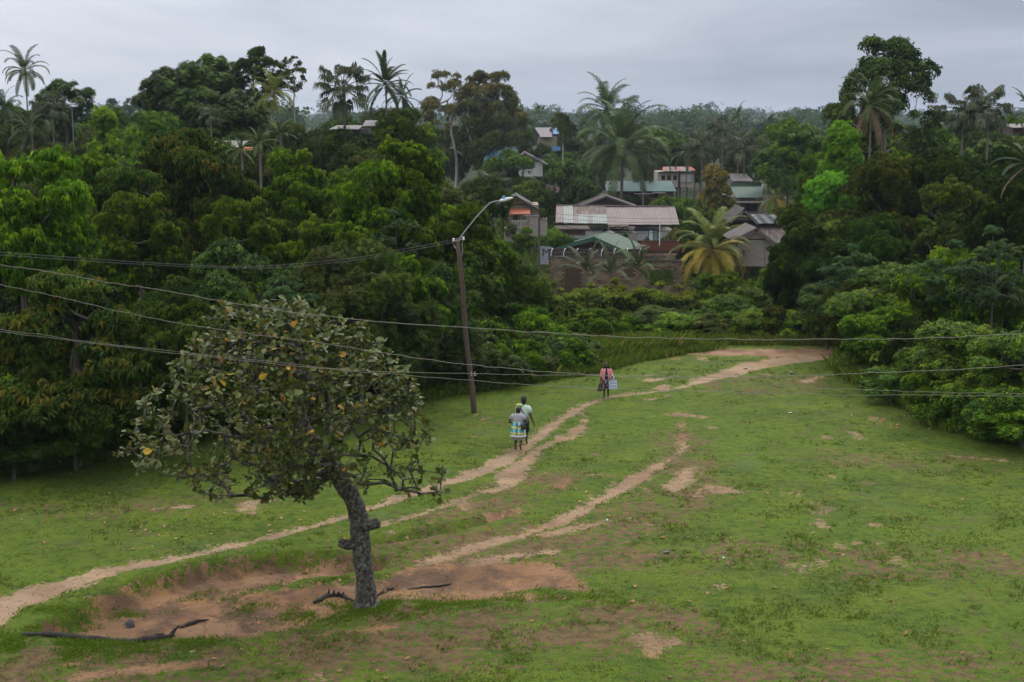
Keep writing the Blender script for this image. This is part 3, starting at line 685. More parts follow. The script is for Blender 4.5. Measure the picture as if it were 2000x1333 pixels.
# ------------------------------------------------------------------ the woods: (kind, photo column, top row, width, distance, leaves, label)
def woods():
    T = tree
    # left wood, tall trees standing out of the canopy
    T('oak', 372, 80, 240, 132, 'deep', 'tallest dark rounded tree of the left wood, standing against the sky', bark=BARKP)
    T('oak', 318, 108, 130, 131, 'deep', 'left shoulder of the tallest dark crown, a slightly lower dark tree', bark=BARKP)
    T('oak', 412, 84, 120, 135, 'green', 'dark green tree rounding off the tallest left crown on its right')
    T('oak', 445, 140, 200, 128, 'deep', 'dark lower dome of leaves joined to the right of the tallest left tree')
    T('sparse', 498, 88, 130, 134, 'deep', 'thin see-through tree beside the tallest dark tree on the left', var=1, bark=BARKP)
    T('sparse', 572, 105, 70, 136, 'olive', 'narrow wispy tree top right of the thin see-through tree', var=0, bark=BARKP)
    T('oak', 125, 132, 130, 150, 'deep', 'dark round tree just right of the far left coconut palm')
    T('sparse', 888, 126, 175, 245, 'brown', 'open bronze-leaved tree with pale forked trunk, left half of the pair', var=0, bark=BARKP)
    T('sparse', 955, 134, 160, 247, 'brown', 'open bronze-leaved tree with arching crown, right half of the pair', var=1, bark=BARKP)
    T('broad', 780, 172, 110, 112, 'green', 'creeper-hung green tree below the feathery palm pair')
    T('fine', 965, 205, 120, 240, 'olive', 'dark green-brown tree under the open bronze-leaved trees', var=0)
    T('column', 205, 204, 82, 98, 'lime', 'bright narrow column-shaped tree left of the tallest trees', var=0)
    T('fine', 312, 202, 150, 108, 'lime', 'light green flat-topped tree in front of the tallest dark tree')
    T('lime', 30, 268, 270, 50, 'lime', 'large bright green tree filling the left edge of the picture', var=0)
    T('rust', 365, 245, 250, 70, 'rust', 'tall tree with rust-red young leaves, above the mid-left wood', var=0)
    T('rust', 250, 290, 200, 66, 'rust', 'rust-tipped tree just left of the tallest rust-leaved tree', var=1)
    T('rust', 130, 478, 380, 47, 'rust', 'low spreading tree with rust and yellow tips at the left field edge', var=1)
    T('lime', 165, 270, 170, 74, 'lime', 'yellow-green drooping tree right of the left edge tree', var=1)
    T('lime', 268, 362, 170, 58, 'green', 'mid green drooping-leaved tree under the rust-leaved trees', var=0)
    T('lime', 585, 278, 150, 74, 'lime', 'yellow-green tree right of the small leaning palms', var=0)
    T('lime', 790, 246, 150, 68, 'lime', 'tall pointed yellow-green tree left of the street lamp', var=1)
    T('lime', 725, 300, 170, 66, 'lime', 'bright bushy tree just left of the tall pointed yellow-green tree', var=0)
    T('lime', 640, 395, 190, 58, 'green', 'rounded fresh green tree in the middle of the left wood', var=1)
    T('lime', 470, 372, 150, 60, 'green', 'green drooping tree below the small leaning palms')
    T('fine', 700, 448, 200, 54, 'green', 'fine-leaved dull green tree above the cashew tree', var=0)
    T('fine', 640, 470, 190, 52, 'olive', 'fine-leaved greyish tree behind the cashew crown', var=1)
    T('broad', 450, 480, 220, 52, 'deep', 'dark glossy tree left of and above the cashew crown', var=0)
    T('palmate', 555, 492, 150, 50, 'blue', 'blue-green tree with star-shaped leaves above the cashew tree', var=0)
    T('palmate', 770, 385, 130, 64, 'blue', 'blue-green star-leaved tree left of the lamp arm', var=0)
    T('palmate', 480, 330, 110, 72, 'blue', 'small star-leaved tree between rust-leaved and yellow-green trees', var=0)
    T('lime', 800, 480, 190, 58, 'green', 'dense green tree just left of the wooden lamp pole', var=0)
    T('fine', 870, 500, 150, 60, 'deep', 'dark fine-leaved tree standing right behind the wooden lamp pole', var=1)
    T('lime', 900, 385, 140, 67, 'green', 'green tree filling the space under the street lamp arm', var=0)
    T('lime', 955, 440, 110, 69, 'green', 'green drooping tree right of the wooden lamp pole', var=1)
    T('fine', 1010, 500, 140, 70, 'green', 'green tree at the right end of the left wood', var=0)
    T('broad', 860, 290, 170, 84, 'olive', 'brown-green tree below the open bronze-leaved trees', var=1)
    T('fine', 930, 330, 150, 88, 'deep', 'dark tree behind the street lamp arm', var=0)
    T('broad', 1115, 322, 120, 188, 'deep', 'dark round tree behind the long pink roof', var=0)
    T('broad', 1040, 322, 90, 186, 'green', 'green tree left of the dark round tree behind the roofs', var=1)
    T('broad', 690, 232, 120, 118, 'deep', 'dark tree beside the tall slender mossy palm')
    T('fine', 560, 232, 150, 112, 'deep', 'dark bushy tree behind the leaning palm')
    T('lime', 355, 560, 190, 47, 'deep', 'dark drooping tree left of the cashew crown', var=1)
    T('broad', 880, 610, 160, 63, 'deep', 'dark low tree at the foot of the wooden lamp pole', var=1)
    T('fine', 770, 590, 170, 56, 'deep', 'very dark bushy tree behind the right shoulder of the cashew crown', var=0)
    T('lime', 1000, 580, 170, 68, 'deep', 'dark low tree between lamp pole and the brick wall', var=0)
    # dense rows closing the wood
    rows = [(52, 500, 640, -340, 700, 7, 190), (57, 430, 560, -300, 800, 9, 190), (66, 395, 460, -250, 930, 11, 170), (78, 325, 385, -200, 900, 12, 160), (95, 275, 310, -150, 850, 13, 150), (118, 225, 255, -120, 800, 14, 130), (150, 200, 236, -100, 840, 15, 120), (255, 238, 262, 800, 1040, 6, 80)]
    for d, t0, t1, x0, x1, n, w in rows:
        for i in range(n):
            px = x0 + (x1 - x0) * (i + TR.uniform(.15, .85)) / n
            k, m = TR.choice([('fine', 'deep'), ('broad', 'deep'), ('lime', 'green'), ('broad', 'green'), ('fine', 'olive'), ('lime', 'lime')])
            g = {'deep': 'dark', 'green': 'mid green', 'olive': 'dull olive', 'lime': 'bright green'}[m]
            T(k, px, TR.uniform(t0, t1), w * TR.uniform(.85, 1.2), d + TR.uniform(-3, 3), m, ulabel('%s tree in the left wood,' % g, px, t0 + 40), group='%s trees filling the left wood' % g)
    # right wood
    T('sparse', 1742, 64, 255, 118, 'deep', 'tall open-crowned tree rising into the sky on the right', var=1, bark=BARKP)
    T('column', 1650, 232, 100, 96, 'neon', 'vivid lime-green tree below the tall open-crowned tree', var=0)
    T('column', 1610, 330, 110, 93, 'neon', 'lower vivid lime-green tree in front of the vivid one', var=0)
    T('mango', 1830, 262, 330, 92, 'deep', 'broad dark mango-like tree spread across the right wood', var=0)
    T('mango', 1680, 290, 260, 88, 'olive', 'olive-green dense tree under the vivid lime-green one', var=1)
    T('mango', 1590, 395, 200, 80, 'deep', 'dark dense tree whose leaves hang to the ground beside the road', var=1, hmin=5)
    T('mango', 1700, 400, 240, 76, 'deep', 'dark dense tree in the middle of the right wood', var=0)
    T('mango', 1880, 340, 260, 78, 'olive', 'olive-green tree with a pale bare branch, upper right', var=1, bark=BARKP)
    T('mango', 1990, 330, 200, 74, 'deep', 'dark tree at the right edge behind the dead palm leaf')
    T('palmate', 1665, 455, 110, 70, 'blue', 'star-leaved blue-green tree in front of the dark mango-like trees', var=0)
    T('palmate', 1950, 405, 190, 58, 'blue', 'tall star-leaved blue-green tree at the right edge', var=0)
    T('palmate', 1850, 440, 150, 62, 'blue', 'star-leaved blue-green tree left of the one at the right edge', var=0)
    T('fine', 1740, 500, 240, 66, 'lime', 'light green feathery tree in the lower right wood', var=0)
    T('lime', 1830, 470, 200, 63, 'lime', 'yellow-green tree in the lower right wood', var=0)
    T('lime', 1950, 480, 180, 60, 'green', 'green drooping tree at the right edge above the round bush', var=1)
    T('fine', 1620, 545, 150, 72, 'deep', 'dark feathery tree next to the hanging dark tree')
    T('lime', 1730, 580, 180, 62, 'green', 'mid green tree above the tall grass at the right', var=1)
    T('broad', 1905, 570, 250, 53.5, 'lime', 'big round bright bush with round leaves at the right field edge', cat='bush', name='bush', var=1)
    T('broad', 2010, 640, 230, 50, 'green', 'round-leaved bush cut by the right edge of the picture', cat='bush', name='bush', var=0)
    T('broad', 1800, 640, 130, 57, 'green', 'small round-leaved bush left of the big bright bush', cat='bush', name='bush', var=1)
    T('lime', 1815, 700, 100, 54, 'lime', 'low lime-green bush at the foot of the big bright bush', cat='bush', name='bush', var=1)
    T('palmate', 1785, 668, 60, 56, 'lime', 'slender sapling with a flat bright leaf whorl before dark bushes', cat='sapling', name='sapling', var=0)
    T('oak', 1570, 222, 110, 170, 'green', 'green tree on the skyline left of the vivid lime-green tree')
    T('oak', 1930, 250, 130, 120, 'green', 'green tree below the grey fan palms at the right')
    rows = [(60, 600, 640, 1760, 2120, 4, 150), (68, 500, 560, 1640, 2150, 6, 160), (84, 350, 430, 1590, 2150, 7, 170), (104, 262, 300, 1620, 2150, 7, 170), (135, 240, 262, 1560, 2150, 7, 140), (170, 214, 242, 1530, 2150, 10, 120)]
    for d, t0, t1, x0, x1, n, w in rows:
        for i in range(n):
            px = x0 + (x1 - x0) * (i + TR.uniform(.15, .85)) / n
            k, m = TR.choice([('fine', 'deep'), ('mango', 'deep'), ('lime', 'green'), ('broad', 'green'), ('mango', 'olive')])
            g = {'deep': 'dark', 'green': 'mid green', 'olive': 'dull olive', 'lime': 'bright green'}[m]
            T(k, px, TR.uniform(t0, t1), w * TR.uniform(.85, 1.2), d + TR.uniform(-3, 3), m, ulabel('%s tree in the right wood,' % g, px, t0 + 40), group='%s trees filling the right wood' % g)
    # behind the road and round the village
    dk = 'dark bush with yellow-green tips behind the road, '
    for i, (px, t, w, d) in enumerate([(1098, 562, 90, 82), (1150, 545, 110, 86), (1215, 530, 110, 90), (1275, 538, 110, 92), (1335, 548, 100, 93), (1392, 560, 100, 93)]):
        T('tip', px, t - 20, w, d, 'tipped', dk + ['leftmost of the row', 'second from the left', 'third from the left', 'fourth from the left', 'fifth from the left', 'rightmost of the row'][i], cat='bush', name='bush', hmin=3)
    for px, t, w, d, m, l in [(672, 256, 120, 100, 'deep', 'dark tree hiding the wall under the long pinkish roof'), (725, 262, 90, 98, 'green', 'green tree to the right below the long pinkish roof'), (990, 296, 120, 205, 'green', 'green tree in front of the blue roof'), (1030, 322, 70, 206, 'deep', 'dark tree just before the grey-brown gable right of the blue roof'),
                              (440, 300, 60, 90, 'deep', 'dark tree hiding the lower wall of the orange house'), (1975, 252, 110, 118, 'deep', 'dark tree before the bright tin roof at the right edge'), (1075, 290, 60, 240, 'green', 'tree before the distant lavender roof')]: T('broad', px, t, w, d, m, l)
    for i in range(20):
        px = 1285 + 290 * (i + TR.uniform(0, 1)) / 20; t = TR.uniform(600, 640)
        T(TR.choice(['fine', 'broad', 'lime']), px, t, TR.uniform(60, 100), TR.uniform(79, 92), TR.choice(['green', 'lime', 'green', 'deep']), ulabel('scrub bush behind the dirt road,', px, t + 20), cat='bush', name='bush', group='scrub behind the road', hmin=1.8)
    for px, t, w, d, m, l in [(1440, 515, 110, 100, 'green', 'green bush below the grey wooden house'), (1390, 520, 80, 104, 'green', 'green bush under the golden palm'), (1500, 520, 80, 98, 'lime', 'bright bush right of the golden palm'),
                              (1475, 555, 120, 84, 'lime', 'light feathery tree behind the road at the middle right'), (1540, 560, 70, 82, 'green', 'green bush between the feathery tree and the hanging dark tree'), (1425, 610, 110, 78, 'green', 'low green bush at the roadside before the feathery tree')]:
        T('fine' if 'feather' in l else 'lime', px, t, w, d, m, l, cat='tree' if 'tree before' in l or 'tree behind' in l else 'bush', name='bush', hmin=2.5)
    T('column', 1400, 318, 76, 178, 'brown', 'orange-flushed dense tree among the village roofs', var=0)
    T('broad', 1340, 355, 90, 190, 'green', 'green tree left of the orange-flushed village tree')
    T('lime', 1335, 420, 70, 170, 'green', 'green tree beside the gable end of the long pink roof')
    T('lime', 1375, 400, 70, 172, 'green', 'green tree below the orange-flushed tree')
    T('oak', 1530, 248, 120, 190, 'deep', 'large dark tree standing above the green village roof', var=0)
    T('fine', 1100, 215, 50, 215, 'olive', 'thin tree left of the tall coconut palms', var=0, bark=BARKP)
    T('lime', 1020, 440, 50, 150, 'lime', 'light green tree in front of the cream house')
    T('shrub', 1085, 440, 70, 150, 'green', 'low bush left of the long pink-roofed house', cat='bush', name='bush')
    T('shrub', 1218, 452, 22, 160, 'green', 'papaya-like bush in front of the long white wall', cat='bush', name='bush', hmin=1.2)
    T('shrub', 1318, 444, 30, 163, 'brown', 'small brown-green tree at the right end of the long white wall', name='bush', cat='bush', hmin=1.2)
    T('shrub', 1262, 462, 16, 162, 'blue', 'small plant in front of the long house window', name='plant', cat='plant', hmin=1.)
    T('shrub', 1296, 462, 18, 162, 'blue', 'small plant right of the long house window', name='plant', cat='plant', hmin=1.)
    T('shrub', 1545, 470, 80, 100, 'deep', 'dark bush at the right side of the wooden house', name='bush', cat='bush')
    T('shrub', 1060, 530, 60, 120, 'weed', 'weedy bush left of the brick wall', name='bush', cat='bush')
    T('shrub', 1095, 462, 34, 158, 'green', 'bush in front of the small flat-roofed shed', name='bush', cat='bush', hmin=1.2)
    T('broad', 1060, 352, 60, 190, 'green', 'tree behind the cream house with orange porch roof')
    T('broad', 1240, 362, 60, 200, 'green', 'tree under the turquoise roof')
    T('broad', 1300, 385, 70, 185, 'green', 'tree between the turquoise roof and the long pink roof')
    T('broad', 1330, 268, 90, 260, 'green', 'hazy tree behind the reddish ruined house')
    for i in range(13):
        px = 1020 + 560 * (i + TR.uniform(.1, .9)) / 13
        T(TR.choice(['broad', 'fine']), px, TR.uniform(268, 300), TR.uniform(50, 80), TR.uniform(235, 290), TR.choice(['green', 'deep', 'olive']), ulabel('tree rising behind the village,', px, 285), group='trees behind the village roofs')
    for i in range(40):
        px = -60 + 2140 * (i + TR.uniform(.1, .9)) / 40
        T('far', px, TR.uniform(240, 258), TR.uniform(50, 85), TR.uniform(300, 420), 'far', ulabel('hazy tree in the distance,', px, 249), group='hazy trees in the distance', hmin=5)
    # the far-off forest on the ridge reads as one mass
    rg = rng(314); n = 620; d = rg.uniform(480, 1700, n); px = rg.uniform(-100, 2100, n); x = (px - 1000) / F * d; zb = gz(x, d); h = rg.uniform(6, 13, n) + 10 * rg.random(n) ** 5; w = h * rg.uniform(.45, .9, n)
    m = 72; an = rg.uniform(0, 6.28, (n, m)); el = np.arcsin(rg.uniform(-.25, 1, (n, m))); rr = rg.uniform(.6, 1.05, (n, m)) * (1 + .3 * np.sin(an * 3 + h[:, None]))
    P = np.stack([x[:, None] + w[:, None] * rr * np.cos(an) * np.cos(el), d[:, None] + w[:, None] * rr * np.sin(an) * np.cos(el), zb[:, None] + h[:, None] * (.55 + .45 * rr * np.sin(el))], 2).reshape(-1, 3)
    tp = sprig('broad'); V, Fc = inst(tp, P, np.tile([[0, 0, 1.]], (len(P), 1)) + rg.normal(size=P.shape) * .5, np.repeat(h, m) * rg.uniform(.28, .55, len(P)), rg)
    link('distant_forest', np_mesh('distant_forest', V, Fc, np.repeat(np.stack([rg.random(len(P))] + [np.zeros(len(P))] * 2 + [np.ones(len(P))], 1), len(tp[0]), 0)), None, LM['far'], kind='stuff')
    for i in range(9):
        px, t, w, d = [(225,182,70,420),(262,188,60,430),(300,196,50,440),(1035,222,60,520),(1075,232,50,520),(1300,230,60,640),(1385,222,80,700),(1500,222,60,500),(1340,236,60,600)][i]
        T('far', px, t, w, d, 'far', ['bluish round tree far left beyond the column-shaped tree', 'bluish tree between the column-shaped tree and tallest dark tree', 'bluish tree just left of the tallest dark tree', 'bluish tree in the gap right of the bronze trees', 'second bluish tree in the gap right of the bronze trees', 'bluish tree right of the tall coconut palms', 'flat-topped bluish tree on the far ridge', 'bluish tree left of the vivid lime tree', 'low bluish tree on the far ridge'][i], hmin=8)
    for px, t, w, d, k, m, l in [(140, 745, 190, 46.4, 'broad', 'green', 'leafy green shrub in front of the low rust-tipped tree'), (20, 790, 180, 45.2, 'fine', 'deep', 'dark shrub at the left edge of the field, cut by the picture edge'), (240, 790, 120, 49, 'fine', 'green', 'green shrub just left of the left tip of the cashew crown'),
                              (90, 700, 160, 47.5, 'fine', 'lime', 'tall light green shrub behind the leafy shrub at the left'), (2010, 720, 230, 49.5, 'broad', 'lime', 'round-leaved shrub hanging over the grass at the right edge'), (1940, 745, 160, 51.5, 'broad', 'green', 'low round-leaved shrub at the foot of the big bright bush'), (1750, 700, 130, 58, 'broad', 'green', 'round green shrub behind the tall grass at the right')]: T(k, px, t, w, d, m, l, cat='bush', name='bush', hmin=1.5)
    for i in range(15):
        px = 1240 + 380 * (i + TR.uniform(0, 1)) / 15; t = TR.uniform(228, 262); T(TR.choice(['oak', 'broad', 'fine']), px, t, TR.uniform(55, 85), TR.uniform(255, 300), TR.choice(['green', 'deep', 'deep']), ulabel('tree on the rise behind the village,', px, t + 15), group='trees on the rise behind the village')
    # undergrowth at the field edges
    sh = []
    for i in range(76):
        y = 40 + (68 - 40) * (i + TR.random()) / 76; x = edge_l(y) - TR.uniform(.9, 3.4); sh.append((x, y, TR.uniform(1.8, 4.0), 'left'))
    for i in range(46):
        y = 44 + (71 - 44) * (i + TR.random()) / 46; x = edge_r(y) + TR.uniform(1., 3.4); sh.append((x, y, TR.uniform(1.2, 3.2), 'right'))
    for i in range(34):
        x = 3.5 + 20 * (i + TR.random()) / 34; sh.append((x, TR.uniform(75.5, 79), TR.uniform(1.0, 2.0), 'road'))
    for x, y, h, side in sh:
        cm, wm, H, R0 = K['shrub'][TR.randrange(3)]; m = TR.choice(['deep', 'green', 'green', 'olive', 'lime'])
        if side == 'left' and 58 < y: h *= .75
        o = thing('bush', ulabel({'left': 'low bush at the left field edge,', 'right': 'low bush at the right field edge,', 'road': 'low bush behind the dirt road,'}[side], *ppx(x, y, h / 2)), 'bush', (x, y, gz1(x, y) - .1), 'low bushes, ' + side, TR.uniform(0, 6))
        o.scale = (h / H * TR.uniform(.9, 1.4),) * 2 + (h / H,); link('trunk', wm, o, BARK); link('crown', cm, o, LM[m])
woods()
def palms():
    P = palm
    P(48, 138, 92, 140, 'palm', 'coconut palm at the far left standing against the sky', n=24, seed=1, nuts=5)
    P(100, 215, 90, 128, 'palmgrey', 'greyish palm below the far left coconut palm', kind='fan', n=18, seed=2, name='fan_palm')
    P(8, 215, 100, 120, 'palmdark', 'dark palm cut by the left edge of the picture', n=18, seed=3)
    P(535, 182, 96, 112, 'palmlime', 'leaning palm with yellowish hanging fronds, left of the slender mossy palm', n=24, seed=4, lean=(2.6, 0), low=(.55, 'palmlime'), nuts=4)
    P(670, 175, 130, 100, 'palmgrey', 'tall slender palm with mossy trunk and stringy grey-green crown', kind='fan', n=24, seed=5, name='fan_palm')
    P(752, 165, 110, 112, 'palmdark', 'dense dark feathery palm behind the slender mossy palm', kind='oil', n=26, seed=6, name='feather_palm')
    P(785, 190, 80, 116, 'palmdark', 'smaller dark feathery palm to the right of the dense one', kind='oil', n=20, seed=7, name='feather_palm')
    P(505, 280, 74, 84, 'palm', 'small green palm with curling crown, left of a pair', kind='oil', n=18, seed=8, name='small_palm')
    P(545, 262, 70, 86, 'palm', 'small green palm, higher one of a pair', kind='oil', n=18, seed=9, name='small_palm')
    P(470, 295, 60, 82, 'palm', 'small green palm, lowest and leftmost of the group by the orange house', kind='oil', n=16, seed=10, name='small_palm')
    P(1185, 215, 130, 215, 'palm', 'taller coconut palm with upright crown at picture centre', n=24, seed=11, nuts=3)
    P(1212, 285, 200, 196, 'palm', 'big coconut palm with long arching fronds behind the pink roof', n=30, seed=12, nuts=4)
    P(1165, 300, 90, 205, 'palmdark', 'dark palm left of the big arching coconut palm', n=18, seed=13)
    P(1265, 300, 90, 205, 'palmgrey', 'grey palm right of the big arching coconut palm', kind='fan', n=18, seed=14, name='fan_palm')
    P(1370, 285, 90, 205, 'palmgrey', 'shaggy grey-green palm, leftmost of the cluster behind the village', kind='fan', n=20, seed=15, name='fan_palm')
    P(1410, 255, 80, 215, 'palmgrey', 'shaggy grey palm, second of the cluster behind the village', kind='fan', n=20, seed=16, name='fan_palm')
    P(1442, 225, 52, 225, 'palm', 'small palm crown sticking up highest from the grey cluster', n=18, seed=17)
    P(1452, 290, 90, 208, 'palmgrey', 'shaggy grey palm, rightmost of the cluster behind the village', kind='fan', n=20, seed=18, name='fan_palm')
    P(1340, 300, 70, 212, 'palm', 'green palm at the left foot of the grey cluster', n=16, seed=19)
    P(1500, 240, 50, 240, 'palmdark', 'small dark palm right of the grey cluster', n=14, seed=20)
    P(1390, 488, 158, 148, 'palmlime', 'dwarf palm with golden lower fronds in front of the wooden house', n=38, seed=21, low=(.52, 'palmgold'), nuts=8, base=at(1390, 560, 148).z, name='golden_palm')
    P(1518, 388, 88, 182, 'palmlime', 'dwarf palm with yellow drooping fronds below the green roof', n=20, seed=22, low=(.7, 'palmgold'), name='golden_palm')
    P(1700, 205, 130, 104, 'palm', 'coconut palm with hanging dead brown skirt at the right', n=24, seed=23, dead=5)
    P(1880, 215, 110, 112, 'palmgrey', 'stringy grey fan palm, left one of the pair at the right', kind='fan', n=22, seed=24, name='fan_palm')
    P(1930, 210, 110, 110, 'palmgrey', 'stringy grey fan palm, right one of the pair at the right', kind='fan', n=22, seed=25, name='fan_palm')
    P(2010, 215, 90, 100, 'palmdark', 'dark palm cut by the right edge near the skyline', kind='oil', n=16, seed=26, name='feather_palm')
    P(2010, 320, 150, 70, 'palmdark', 'palm with a dead brown frond at the right edge', kind='oil', n=18, seed=27, name='feather_palm', dead=3)
    P(960, 365, 90, 92, 'palmgrey', 'stringy grey palm standing behind the street lamp head', kind='fan', n=22, seed=28, name='fan_palm')
    P(1145, 530, 110, 128, 'palmgrey', 'young palm in front of the left part of the brick wall', kind='oil', n=12, seed=29, span=(0, 4), name='young_palm', trunk=False)
    P(1192, 534, 120, 126, 'palmgrey', 'young palm with spread fronds in front of the middle of the brick wall', kind='oil', n=13, seed=30, span=(0, 4), name='young_palm', trunk=False)
    P(1243, 526, 120, 128, 'palm', 'young palm in front of the brick wall, right of two others', kind='oil', n=12, seed=31, span=(0, 4), name='young_palm', trunk=False)
    P(410, 225, 50, 118, 'palmgrey', 'grey palm under the dark dome of the tallest left trees', kind='fan', n=16, seed=32, name='fan_palm')
    P(60, 250, 90, 112, 'palmdark', 'shadowy palm below the grey palm at the far left', n=16, seed=33)
    P(1045, 590, 50, 76, 'palmlime', 'banana-like plant right of the left wood, before the bushes', n=8, seed=34, span=(0, 3), name='banana_plant', trunk=False, cat='plant')
palms()

# ------------------------------------------------------------------ grass and weeds that nobody could count
def blades(name, X, Y, h, w, per, mat, seed, spread=.05, youngp=.2, lean=.5):
    rg = rng(seed); n = len(X); Z = gz(X, Y); N2 = n * per
    x = np.repeat(X, per) + rg.normal(size=N2) * spread; y = np.repeat(Y, per) + rg.normal(size=N2) * spread; z = np.repeat(Z, per) - .01
    hh = np.repeat(h, per) * rg.uniform(.6, 1.25, N2); a = rg.uniform(0, 6.28, N2); l = hh * lean * rg.random(N2); ww = np.repeat(np.broadcast_to(w, (n,)), per)
    c, s = np.cos(a), np.sin(a); A = rg.uniform(0, 6.28, N2); ca, sa = np.cos(A), np.sin(A)
    v0 = np.stack([x - s * ww, y + c * ww, z], 1); v1 = np.stack([x + s * ww, y - c * ww, z], 1)
    v2 = np.stack([x + ca * l * .4, y + sa * l * .4, z + hh * .6], 1) + np.stack([s * ww * .6, -c * ww * .6, 0 * z], 1); v3 = np.stack([x + ca * l, y + sa * l, z + hh * .9], 1)
    V = np.stack([v0, v1, v2, v3], 1).reshape(-1, 3); b = np.arange(N2) * 4
    Fc = np.stack([np.stack([b, b + 1, b + 2], 1), np.stack([b, b + 2, b + 3], 1)], 1).reshape(-1, 3)
    r = np.repeat(rg.random(n), per) * .6 + rg.random(N2) * .4; yo = (rg.random(N2) < youngp) * rg.random(N2)
    t = np.repeat(np.stack([r, yo, r * 0, r * 0 + 1], 1), 4, 0)
    return link(name, np_mesh(name, V, Fc, t), None, LM[mat], kind='stuff')
def field_grass():
    rg = rng(77); ok = (np.abs(GX) < .40 * GY + 1.5) & (GFOR < .5) & (GY < 75)
    X, Y, Dm, Sp = GX[ok], GY[ok], GDIRT[ok], GSPARSE[ok]
    pr = np.where(Y < 48, 1., .5) * (1 - sst(.15, .5, Dm)) * (1 - .75 * sst(.3, .6, Sp)) * sst(.25, .6, fbm(X / .8, Y / .8, 81, 3))
    k = rg.random(len(X)) < pr * .80; X, Y = X[k], Y[k]; X = X + rg.uniform(-.07, .07, len(X)); Y = Y + rg.uniform(-.1, .1, len(Y))
    lush = sst(.5, .72, fbm(X / 1.6, Y / 1.6, 83, 3))
    blades('grass', X, Y, .028 + .04 * lush, .011 + .00016 * Y, 3, 'grass', 5, .05, .15, 1.6)
    # thicker tussocks: along dirt edges, at the trunk and in the gully
    ok = (np.abs(GX) < .40 * GY + 1) & (GFOR < .5) & (GY < 60) & (GDIRT > .03) & (GDIRT < .5); idx = np.nonzero(ok)[0]; idx = idx[rg.random(len(idx)) < .22]
    cl = fbm(GX[idx] / .7, GY[idx] / .7, 85, 3); idx = idx[cl > .5]
    blades('grass', GX[idx], GY[idx], np.full(len(idx), .07), .008 + .0002 * GY[idx], 6, 'grassbright', 6, .07, .1, 1.2)
    P = []
    for a, b, n, s in [(720,1188,500,.9),(640,1195,300,.8),(850,1175,320,.8),(1000,1168,260,.9),(30,1255,700,1.0),(130,1270,500,1.0),(250,1262,400,.9),(360,1255,200,.5),(520,1180,120,.3),(430,1130,130,.4),(560,1115,130,.4),(110,1190,90,.3),(250,1160,80,.25),(1200,1172,200,1.2)]:
        g = G0(a, b); P.append(np.stack([g.x + rg.normal(size=n) * s, g.y + rg.normal(size=n) * s * .45], 1))
    P = np.concatenate(P); P = P + rg.normal(size=P.shape) * (.35, .12); P = P[fbm(P[:, 0] / .5, P[:, 1] / .5, 93, 3) > .42]; blades('grass', P[:, 0], P[:, 1], np.full(len(P), .075), .014, 7, 'grassbright', 7, .09, .05, 1.3)
    # tall weeds along the margins of the woods
    n = 8500; y = rg.uniform(38, 72, n); off = np.abs(rg.normal(size=n)) * 1.5 - .5; xl = edge_l(y) - off
    hh = np.clip(.35 + .55 * sst(-.2, 1.6, off), .2, 1.1) * np.where(y > 56, 1.35, .9)
    blades('tall_grass', xl, y, hh * .85, .011, 8, 'weed', 8, .18, .25, .7)
    n = 5200; y = rg.uniform(42, 71, n); off = np.abs(rg.normal(size=n)) * 1.2 - .4; hh = np.where((y > 55) & (y < 66), .95, .5)
    blades('tall_grass', edge_r(y) + off, y, hh * .8, .011, 8, 'weed', 9, .18, .25, .7)
    n = 7000; x = rg.uniform(2, 24.5, n); y = rg.uniform(73.2, 79.5, n)
    blades('tall_grass', x, y, np.full(n, .45) * rg.uniform(.4, 1.2, n), .014, 8, 'weed', 10, .25, .25, 1.0)
    n = 17000; x = rg.uniform(-2, 58, n); y = rg.uniform(79, 250, n)
    blades('undergrowth', x, y, rg.uniform(.5, 1.5, n), .08, 8, 'weed', 11, .5, .1, .9)
field_grass()
def field_weeds():
    rg = rng(99); ok = (np.abs(GX) < .40 * GY + 1.5) & (GFOR < .4) & (GY < 70) & (GDIRT < .3); idx = rg.choice(np.nonzero(ok)[0], 22000)
    f = fbm(GX[idx] / .9, GY[idx] / .9, 95, 4) + .5 * (fbm(GX[idx] / 6, GY[idx] / 6, 97, 2) - .5); idx = idx[f > .645]
    x = GX[idx] + rg.normal(size=len(idx)) * .1; y = GY[idx] + rg.normal(size=len(idx)) * .1
    blades('weeds', x, y, .05 + .07 * rg.random(len(idx)), .012 + .0001 * y, 5, 'weedlow', 12, .06, .2, 1.4)
field_weeds()

# ------------------------------------------------------------------ haze
def haze():
    m = bpy.data.materials.new('haze'); m.use_nodes = True; nt = m.node_tree; nt.nodes.clear()
    o = nt.nodes.new('ShaderNodeOutputMaterial'); v = nt.nodes.new('ShaderNodeVolumePrincipled')
    v.inputs['Density'].default_value = HZ; v.inputs['Color'].default_value = (.70, .82, 1, 1); v.inputs['Anisotropy'].default_value = .2
    nt.links.new(v.outputs[0], o.inputs['Volume'])
    MB().box(-3600, 3600, -80, 6100, -60, 75).build('haze', m, kind='stuff')
HZ = .00012
def text_mesh(o):
    """turn a lettering object into plain geometry"""
    bpy.context.view_layer.update(); me = bpy.data.meshes.new_from_object(o.evaluated_get(bpy.context.evaluated_depsgraph_get())); n = o.name
    q = bpy.data.objects.new('lettering', me); COL.objects.link(q); q.parent = o.parent; q.location = o.location; q.rotation_euler = o.rotation_euler; bpy.data.objects.remove(o); return q
